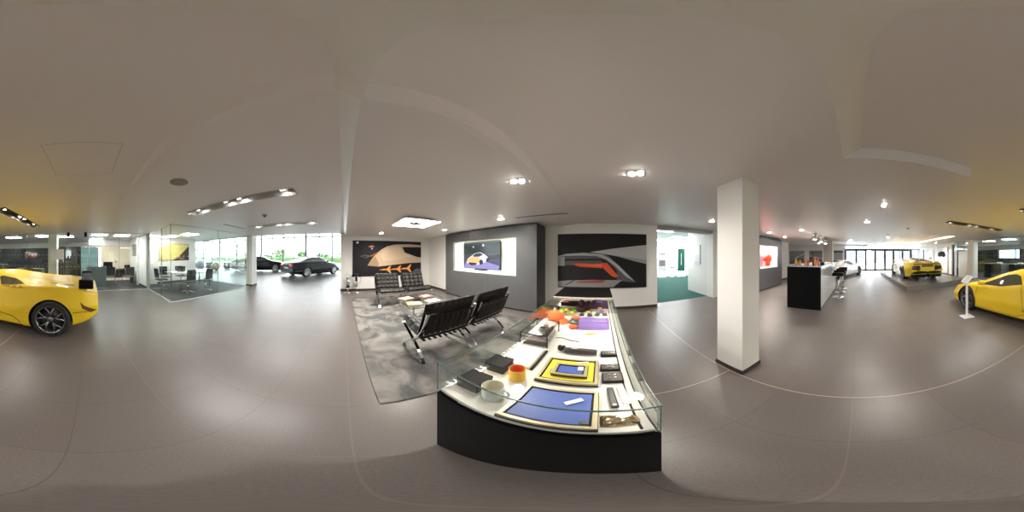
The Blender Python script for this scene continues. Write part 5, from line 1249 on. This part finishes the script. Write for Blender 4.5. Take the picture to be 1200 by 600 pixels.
t = thing('poster_stand', 'white poster stand with grey picture in the bright far room', 'stand', (4.05, 10.2, .0035)); b = B().m(WHITE); b.box(-.3, .3, -.02, .02, .4, 1.75); obj('board', b, t); b = B().m(mat('poster_grey', (.25, .22, .25), .5)); b.box(-.22, .22, -.025, -.02, .75, 1.15); obj('picture', b, t); b = B().m(mat('poster_head', (.3, .35, .4), .5)); b.box(-.2, .2, -.025, -.02, 1.5, 1.62); obj('heading', b, t); b = B().m(STEEL); b.box(-.25, .25, -.15, .15, 0, .02); b.cyl((0, 0, .02), .02, .4, 10); obj('foot', b, t)
t = thing('bar_stool', 'small dark stool beside the poster stand in the far room', 'stool', (4.75, 10.1, .0035)); b = B().m(BLACK); b.box(-.18, .18, -.18, .18, .62, .70, .02); obj('seat', b, t); b = B().m(STEEL); b.cyl((0, 0, 0), .15, .02, 20); b.cyl((0, 0, .02), .025, .6, 12); obj('column', b, t)
t = thing('green_banner', 'tall dark green banner standing at the edge of the far room', 'banner', (5.35, 9.9, .0035)); b = B().m(mat('banner_green', (.01, .13, .09), .5)); b.box(-.28, .28, -.02, .02, .4, 1.95); obj('panel', b, t); b = B().m(WHITE); b.box(-.04, .02, -.022, -.02, .8, 1.6); obj('white_mark', b, t); b = B().m(STEEL); b.box(-.3, .3, -.12, .12, 0, .04); b.box(-.02, .02, -.02, .02, .04, .4); obj('foot', b, t)
for xx, yy, l in ((4.2, 8.0, 'visible above the green banner'), (2.6, 6.2, 'nearest the doorway'), (3.6, 10.0, 'over the display unit'), (6.2, 9.0, 'furthest right')):  # panels added to brighten the room, except the one above the banner
  t = thing('ceiling_light_panel', 'ceiling light panel in the bright room beyond the doorway, '+l, 'ceiling light', (xx, yy, 2.495)); b = B().m(WHITE); b.box(-.42, .42, -.22, .22, -.02, 0); obj('frame', b, t); b = B().m(PANEL3); b.box(-.4, .4, -.2, .2, -.024, -.0205); obj('diffuser', b, t)
# ================================================================== OUTSIDE
b = B().m(mat('tarmac', (.45, .46, .46), .8)); b.box(-90, 90, -90, 90, -.35, -.15); struct('ground', b)
b = B().m(mat('lawn', (.10, .22, .05), .9, var=.3, bscale=1)); b.box(-80, -34, -60, 50, -.15, -.10); struct('ground', b)
def tree(x, y, h, w_, label, seed):
    r_ = random.Random(seed); t = thing('tree', label, 'tree', (x, y, -.1), 0, 'trees outside the windows')
    b = B().m(mat('trunk_brown', (.10, .06, .03), .8)); b.tube([(0, 0, 0), (.1, 0, h*.5)], [.18, .1]); obj('trunk', b, t)
    b = B().m(mat('tree_green_%d' % (seed % 3), [(.07, .13, .045), (.10, .16, .06), (.06, .11, .05)][seed % 3], .8)); leaves(b, 420, (0, 0, h*.58), w_, h*.42, r_, .42); obj('crown', b, t)
TL = [(-42, 8, 'bushy tree outside, right end of the showroom windows'), (-44, 1, 'tree outside above the dark coupe nose'), (-40, -6, 'low round tree outside above the dark coupe roof'), (-45, -13, 'tree outside above the dark coupe tail'), (-41, -19, 'tree outside between the two dark cars'), (-44, -26, 'tree outside above the black saloon bonnet'), (-40, -33, 'tree outside at the left edge of the showroom opening'), (-26, -34, 'tree outside the end windows, seen through the meeting room'), (-18, -32, 'tree outside behind the beige ball seat windows')]
for i, (x, y, l) in enumerate(TL): tree(x-(4.5 if x < -30 else 0), y, 3.0+.9*math.sin(i*2.1), 2.6+.7*math.cos(i), l, i)
t = thing('hedge', 'long clipped green hedge beyond the showroom car park', 'hedge', (-37, -10, -.1)); b = B().m(mat('hedge_green', (.09, .17, .06), .85)); leaves(b, 2200, (0, 0, .75), 1.0, .75, random.Random(9), .3)
for v in b.bm.verts: pass
vs = list(b.bm.verts)
for i in range(0, len(vs), 4):
    dy = random.Random(i).uniform(-28, 26)
    for v in vs[i:i+4]: v.co.y += dy
b2 = B().m(mat('hedge_core', (.05, .10, .035), .9)); b2.box(-.8, .8, -28, 26, 0, 1.2, .1); obj('core', b2, t); o = obj('leaves', b, t, fix=False); o['kind'] = 'stuff'
# buildings and fence across the street on the right
def house(x, y, w_, d, h, c, label):
    t = thing('street_building', label, 'building', (x, y, -.15), 0, 'buildings across the street')
    b = B().m(pm(c, .8)); b.box(-d/2, d/2, -w_/2, w_/2, 0, h); obj('wall', b, t)
    b = B().m(mat('roof_grey', (.2, .2, .22), .8)); b.box(-d/2-.3, d/2+.3, -w_/2-.3, w_/2+.3, h, h+.3); obj('roof', b, t)
    n = int(w_/2.2)
    for k in range(n):
        for z in ((1.2, 2.4), (3.8, 5.0)):
            if z[1] > h: continue
            yy = -w_/2+1.1+k*(w_-1.0)/n; b = B().m(mat('house_glass', (.10, .13, .17), .1)); b.box(-d/2-.03, -d/2, yy-.5, yy+.5, *z); obj('window', b, t)
house(38, 4, 12, 8, 5.6, (.22, .25, .31), 'pale blue grey building seen through the left folding doors')
house(40, -9, 10, 8, 5.8, (.26, .26, .28), 'grey building seen through the middle folding doors')
house(39, -22, 12, 8, 5.2, (.25, .27, .30), 'pale building seen through the windows above the platform car')
t = thing('railing_fence', 'low metal railing fence outside the folding doors', 'fence', (24, -3, -.15)); b = B().m(mat('rail_grey', (.18, .19, .2), .5)); b.box(-.03, .03, -12, 12, 1.05, 1.12); b.box(-.03, .03, -12, 12, .2, .25); obj('rails', b, t)
b = B().m(mat('rail_grey', (.18, .19, .2), .5))
for k in range(80): b.box(-.012, .012, -12+.3*k, -11.97+.3*k, .25, 1.05)
o = obj('bars', b, t); o['kind'] = 'stuff'
# ================================================================== FIXTURES
WARM = (1, 0.93, 0.84); NEUT = (1, 0.97, 0.94)
TRM = mat('trough_metal', (0.62, 0.62, 0.60), 0.42, 0.7)
TRD = mat('trough_dark', (0.10, 0.09, 0.08), 0.4, 0.5)
def trough(k, label):
    x0, x1, y0, y1 = TR[k]; cx, cy = (x0+x1)/2, (y0+y1)/2; L = (y1-y0)/2; W = (x1-x0)/2
    t = thing('recessed_spotlight_trough', label, 'ceiling light', (cx, cy, 2.36), 0, 'long recessed spotlight troughs')
    z0, z1 = 0.002, 0.16
    b = B().m(TRM if k < 2 else TRD)  # last two housings get a darker colour to look unlit
    b._add([(-W, -L, z0), (W, -L, z0), (W, L, z0), (-W, L, z0), (-W, -L, z1), (W, -L, z1), (W, L, z1), (-W, L, z1)], [(0, 1, 5, 4), (1, 2, 6, 5), (2, 3, 7, 6), (3, 0, 4, 7), (4, 5, 6, 7)])
    obj('housing', b, t)
    for yy in (-L+.2, -.15, .15, L-.2):
        b = B().m(STEEL); b.box(-.07, .07, yy-.07, yy+.07, .07, .10, .004); o = obj('spotlight', b, t)
        b = B().m(LAMPW); b.cyl((0, yy, .062), .042, .008, 16); obj('bulb', b, o)
        light('SPOT', (cx, cy+yy, 2.385), (12, 14, 7, 12)[k], NEUT, 0.05, spot=140, blend=.8)
trough(0, 'long recessed trough with four spotlights, nearest the meeting room corner')
trough(1, 'thin recessed trough of spotlights in front of the showroom opening')
trough(2, 'recessed spotlight trough directly above the near yellow car')
trough(3, 'recessed spotlight trough in the ceiling between the platform and near yellow car')
def downlight(x, y, z, label, kind='twin', e=22, rz=0, group='square ceiling downlights'):
    t = thing('downlight', label, 'ceiling light', (x, y, z), rz, group)
    if kind == 'twin':
        b = B().m(STEEL); b.box(-.085, .085, -.055, .055, -.006, 0.0); obj('frame', b, t)
        for s in (-1, 1):
            b = B().m(LAMPS); b.cyl((s*.04, 0, -.014), .03, .008, 16); obj('bulb', b, t)
    else:
        b = B().m(WHITE); b.lathe([(.075, 0), (.08, -.006), (.06, -.008), (.058, -.002)], n=24, cap=False); obj('frame', b, t)
        b = B().m(LAMPS); b.cyl((0, 0, -.012), .055, .008, 16); obj('bulb', b, t)
    light('SPOT', (x, y, z-.03), e, WARM, 0.06, spot=150, blend=.9)
downlight(-0.8, 1.44, ZB-.035+.001, 'square twin downlight over the left edge of the display case', rz=.4)
downlight(0.33, 1.49, ZB, 'square twin downlight to the right over the display case', rz=-.4)
downlight(-2.02, 2.88, 2.246, 'small twin downlight in front of the television cabinet')
downlight(-5.61, 1.29, 2.246, 'small round downlight washing the lounge picture', 'round', 30, group='round ceiling downlights')
downlight(-4.12, 2.9, 2.246, 'small downlight at the left end of the television cabinet')
downlight(2.58, -0.44, ZB, 'square twin downlight on the open ceiling beyond the white riser')
downlight(3.99, -0.26, ZB, 'round downlight second from the white ceiling riser', 'round', 18, group='round ceiling downlights')
downlight(5.06, 3.0, ZB, 'round downlight nearer the pillar over the shirt display cabinet', 'round', 18, group='round ceiling downlights')
downlight(6.59, 3.1, ZB, 'round downlight over the far end of the shirt display cabinet', 'round', 18, group='round ceiling downlights')
downlight(2.48, 3.05, ZB, 'round downlight just left of the cream pillar near the doorway', 'round', 14, group='round ceiling downlights')
downlight(5.0, 1.75, ZB, 'round downlight in front of the bar pendants', 'round', 14, group='round ceiling downlights')
downlight(9.0-.3, 0.32, ZB, 'round downlight before the white car', 'round', 18, group='round ceiling downlights')
downlight(8.2, -1.6, ZA, 'round downlight at the edge of the ceiling coffer over the platform', 'round', 18, group='round ceiling downlights')
# lounge square lamp
t = thing('square_ceiling_lamp', 'square ceiling lamp with glowing white ring above the glass coffee table', 'ceiling light', (-3.33, 1.55, 2.245))
b = B().m(WALL)
b._add([(-.30, -.30, 0), (.30, -.30, 0), (.30, .30, 0), (-.30, .30, 0), (-.42, -.42, -.075), (.42, -.42, -.075), (.42, .42, -.075), (-.42, .42, -.075)], [(0, 1, 5, 4), (1, 2, 6, 5), (2, 3, 7, 6), (3, 0, 4, 7)])
obj('housing', b, t)
b = B().m(mat('ring_glow', (1, 1, 1), .5, emis=(1, .95, .84), es=16))
v = [(-.41, -.41), (.41, -.41), (.41, .41), (-.41, .41)]; w2 = [(-.16, -.16), (.16, -.16), (.16, .16), (-.16, .16)]
b._add([(*p, -.076) for p in v]+[(*p, -.076) for p in w2], [(0, 1, 5, 4), (1, 2, 6, 5), (2, 3, 7, 6), (3, 0, 4, 7)]); obj('light_ring', b, t)
b = B().m(mat('plate_brown', (.06, .045, .03), .7, spec=.1)); b.box(-.16, .16, -.16, .16, -.080, -.0765); obj('centre_plate', b, t)
for sx in (-1, 1):
    for sy in (-1, 1):
        b = B().m(mat('dim_lamp', (1, 1, 1), .5, emis=(1, .8, .55), es=.25)); b.cyl((sx*.075, sy*.075, -.084), .035, .004, 16); obj('bulb', b, t)
# office panels
def panel(x, y, label, sx=.6, sy=.6, pm_=None):
    t = thing('ceiling_light_panel', label, 'ceiling light', (x, y, ZA), 0, 'flat office ceiling light panels')
    b = B().m(WHITE); b.box(-sx/2-.02, sx/2+.02, -sy/2-.02, sy/2+.02, -.008, 0); obj('frame', b, t)
    b = B().m(pm_ or PANEL); b.box(-sx/2, sx/2, -sy/2, sy/2, -.012, -.0085); obj('diffuser', b, t)
for x, y, l in ((3.75, -7.6, 'left of the office pair beyond the near yellow car roof'), (2.15, -7.6, 'nearest the white office column, left side'), (1.1, -8.0, 'right of the white office column'), (-0.5, -7.4, 'beside the office glass door'), (-0.45, -9.1, 'furthest back beyond the glass door'), (-1.55, -7.5, 'above the black office desk'), (5.6, -7.6, 'over the bright office window side'), (7.3, -7.7, 'between the end column and office window'), (9.3, -7.9, 'furthest right behind the frosted screen')):
    panel(x, y, 'flat square ceiling light panel '+l, .7, .5, PANEL4 if y < -9 else None)
panel(-2.99, -7.1, 'small ceiling light panel near the white wall end in the meeting room', .5, .4, PANEL2)
panel(-3.9, -6.9, 'ceiling light panel by the yellow picture in the meeting room', .5, .4, PANEL2)
panel(-4.2, -5.9, 'large ceiling light panel over the white meeting table', .6, .6, PANEL2)
# small ceiling items
t = thing('ceiling_speaker', 'round grey speaker grille flush in the ceiling', 'speaker', (-1.03, -1.66, 2.383))
b = B().m(mat('grille_grey', (0.30, 0.29, 0.28), .6)); b.lathe([(0.0001, -.006), (.09, -.006), (.105, 0.0)], n=32); obj('grille', b, t)
b = B().m(mat('grille_rim', (0.4, 0.39, 0.38), .6)); b.lathe([(.10, 0), (.112, -.005), (.105, -.007)], n=32, cap=False); obj('rim', b, t)
t = thing('smoke_detector', 'small grey smoke detector on the ceiling before the showroom opening', 'smoke detector', (-3.26, -1.74, 2.384))
b = B().m(mat('det', (0.35, 0.34, 0.33), .5)); b.lathe([(.055, 0), (.055, -.02), (.04, -.035), (.0001, -.04)], n=24); obj('body', b, t)
b = B().m(BLACK); b.cyl((0, 0, -.055), .02, .018, 12); obj('sensor', b, t)
for x, y in ((5.35, -1.75), (7.2, -1.4)):
    t = thing('smoke_detector', 'white smoke detector on the ceiling %s the platform coffer' % ('in front of' if x < 6 else 'beside'), 'smoke detector', (x, y, ZA))
    b = B().m(WHITEM); b.lathe([(.06, 0), (.06, -.02), (.045, -.04), (.0001, -.045)], n=24); obj('body', b, t)
VENT = mat('vent_dark', (0.12, 0.11, 0.10), .6)
t = thing('slot_vent', 'long slot air vent in the ceiling in front of the grey television cabinet', 'vent', (-1.15, 2.97, 2.2445))
b = B().m(STEEL); b.box(-.55, .55, -.03, .03, -.004, 0); obj('frame', b, t); b = B().m(VENT); b.box(-.54, .54, -.018, .018, -.006, -.004); obj('slot', b, t)
t = thing('slot_vent', 'slot air vent in the ceiling before the meeting room glass', 'vent', (-4.15, -3.3, ZA))
b = B().m(WHITEM); b.box(-.55, .55, -.04, .04, -.004, 0); obj('frame', b, t); b = B().m(VENT); b.box(-.54, .54, -.02, .02, -.006, -.004); obj('slot', b, t)
b = B().m(mat('hatch_line', (0.55, 0.53, 0.51), .6))
for r in ((-.3, .3, -.3, -.294), (-.3, .3, .294, .3), (-.3, -.294, -.3, .3), (.294, .3, -.3, .3)): b.box(*r, -.0015, 0.002)
t = thing('access_hatch', 'faint square access hatch in the ceiling left of the round speaker', 'hatch', (0.05, -1.45, ZA)); obj('hatch_frame', b, t)
b = B().m(CEIL); b.box(-.294, .294, -.294, .294, -.001, .002); obj('hatch_panel', b, t)

for x, y, l in ((11.0, 5.8, 'left of the grey pillar in the far bright area'), (13.5, 3.2, 'above the far wall pictures'), (12.5, 0.6, 'above the white car'), (14.5, -.6, 'nearest the folding doors')):
    downlight(x, y, ZA+.12, 'round downlight '+l, 'round', 50, group='round ceiling downlights')
for x, y, l in ((13.6, -5.6, 'washing the white wall behind the platform car'), (10.6, -5.6, 'in front of the white media panel')):
    downlight(x, y, ZA, 'round downlight '+l, 'round', 60, group='round ceiling downlights')  # downlights added to brighten the white wall
t = thing('cove_ledge', 'slim ledge around the raised coffer above the platform', 'ceiling light', ((PC[0]+PC[1])/2, (PC[2]+PC[3])/2, 2.41))  # ledge added to hide the coffer fill lights
hx_, hy_ = (PC[1]-PC[0])/2, (PC[3]-PC[2])/2
b = B().m(CEIL)
for r in ((-hx_, hx_, hy_-.10, hy_), (-hx_, hx_, -hy_, -hy_+.10), (-hx_, -hx_+.10, -hy_+.10, hy_-.10), (hx_-.10, hx_, -hy_+.10, hy_-.10)): b.box(*r, -.012, -.002)
obj('ledge', b, t)

CW_ = (1, .82, .62); cxm, cym = (PC[0]+PC[1])/2, (PC[2]+PC[3])/2
for x, y, sx, sy in ((cxm, PC[3]-.09, 5.4, .05), (cxm, PC[2]+.09, 5.4, .05), (PC[0]+.09, cym, .05, 2.4), (PC[1]-.09, cym, .05, 2.4)):
    light('AREA', (x, y, 2.412), 3, CW_, sx, sy, rot=(PI, 0, 0))  # fill lights added to warm the coffer
# ================================================================== WORLD, LIGHT, CAMERA
w = bpy.data.worlds.new('sky'); S.world = w; w.use_nodes = True
w.node_tree.nodes['Background'].inputs[0].default_value = (0.93, 0.97, 1.0, 1)
w.node_tree.nodes['Background'].inputs[1].default_value = 2.9
S.view_settings.view_transform = 'Standard'; S.view_settings.look = 'None'; S.view_settings.gamma = 1; S.view_settings.exposure = 2.15
S.view_settings.use_curve_mapping = False
cd = bpy.data.cameras.new('panorama_camera'); cd.type = 'PANO'; cd.panorama_type = 'EQUIRECTANGULAR' if hasattr(cd, 'panorama_type') else 'EQUIRECTANGULAR'
try: cd.cycles.panorama_type = 'EQUIRECTANGULAR'
except Exception: pass
cd.clip_start = 0.02; cd.clip_end = 300
cam = bpy.data.objects.new('panorama_camera', cd); COL.objects.link(cam); cam.location = (0, 0, H); cam.rotation_euler = (PI/2, 0, R(103.7*.3))
S.camera = cam
S.cycles.max_bounces = 10; S.cycles.diffuse_bounces = 4; S.cycles.transparent_max_bounces = 16; S.cycles.caustics_reflective = False; S.cycles.caustics_refractive = False
S.cycles.sample_clamp_indirect = 4; S.cycles.use_denoising = True
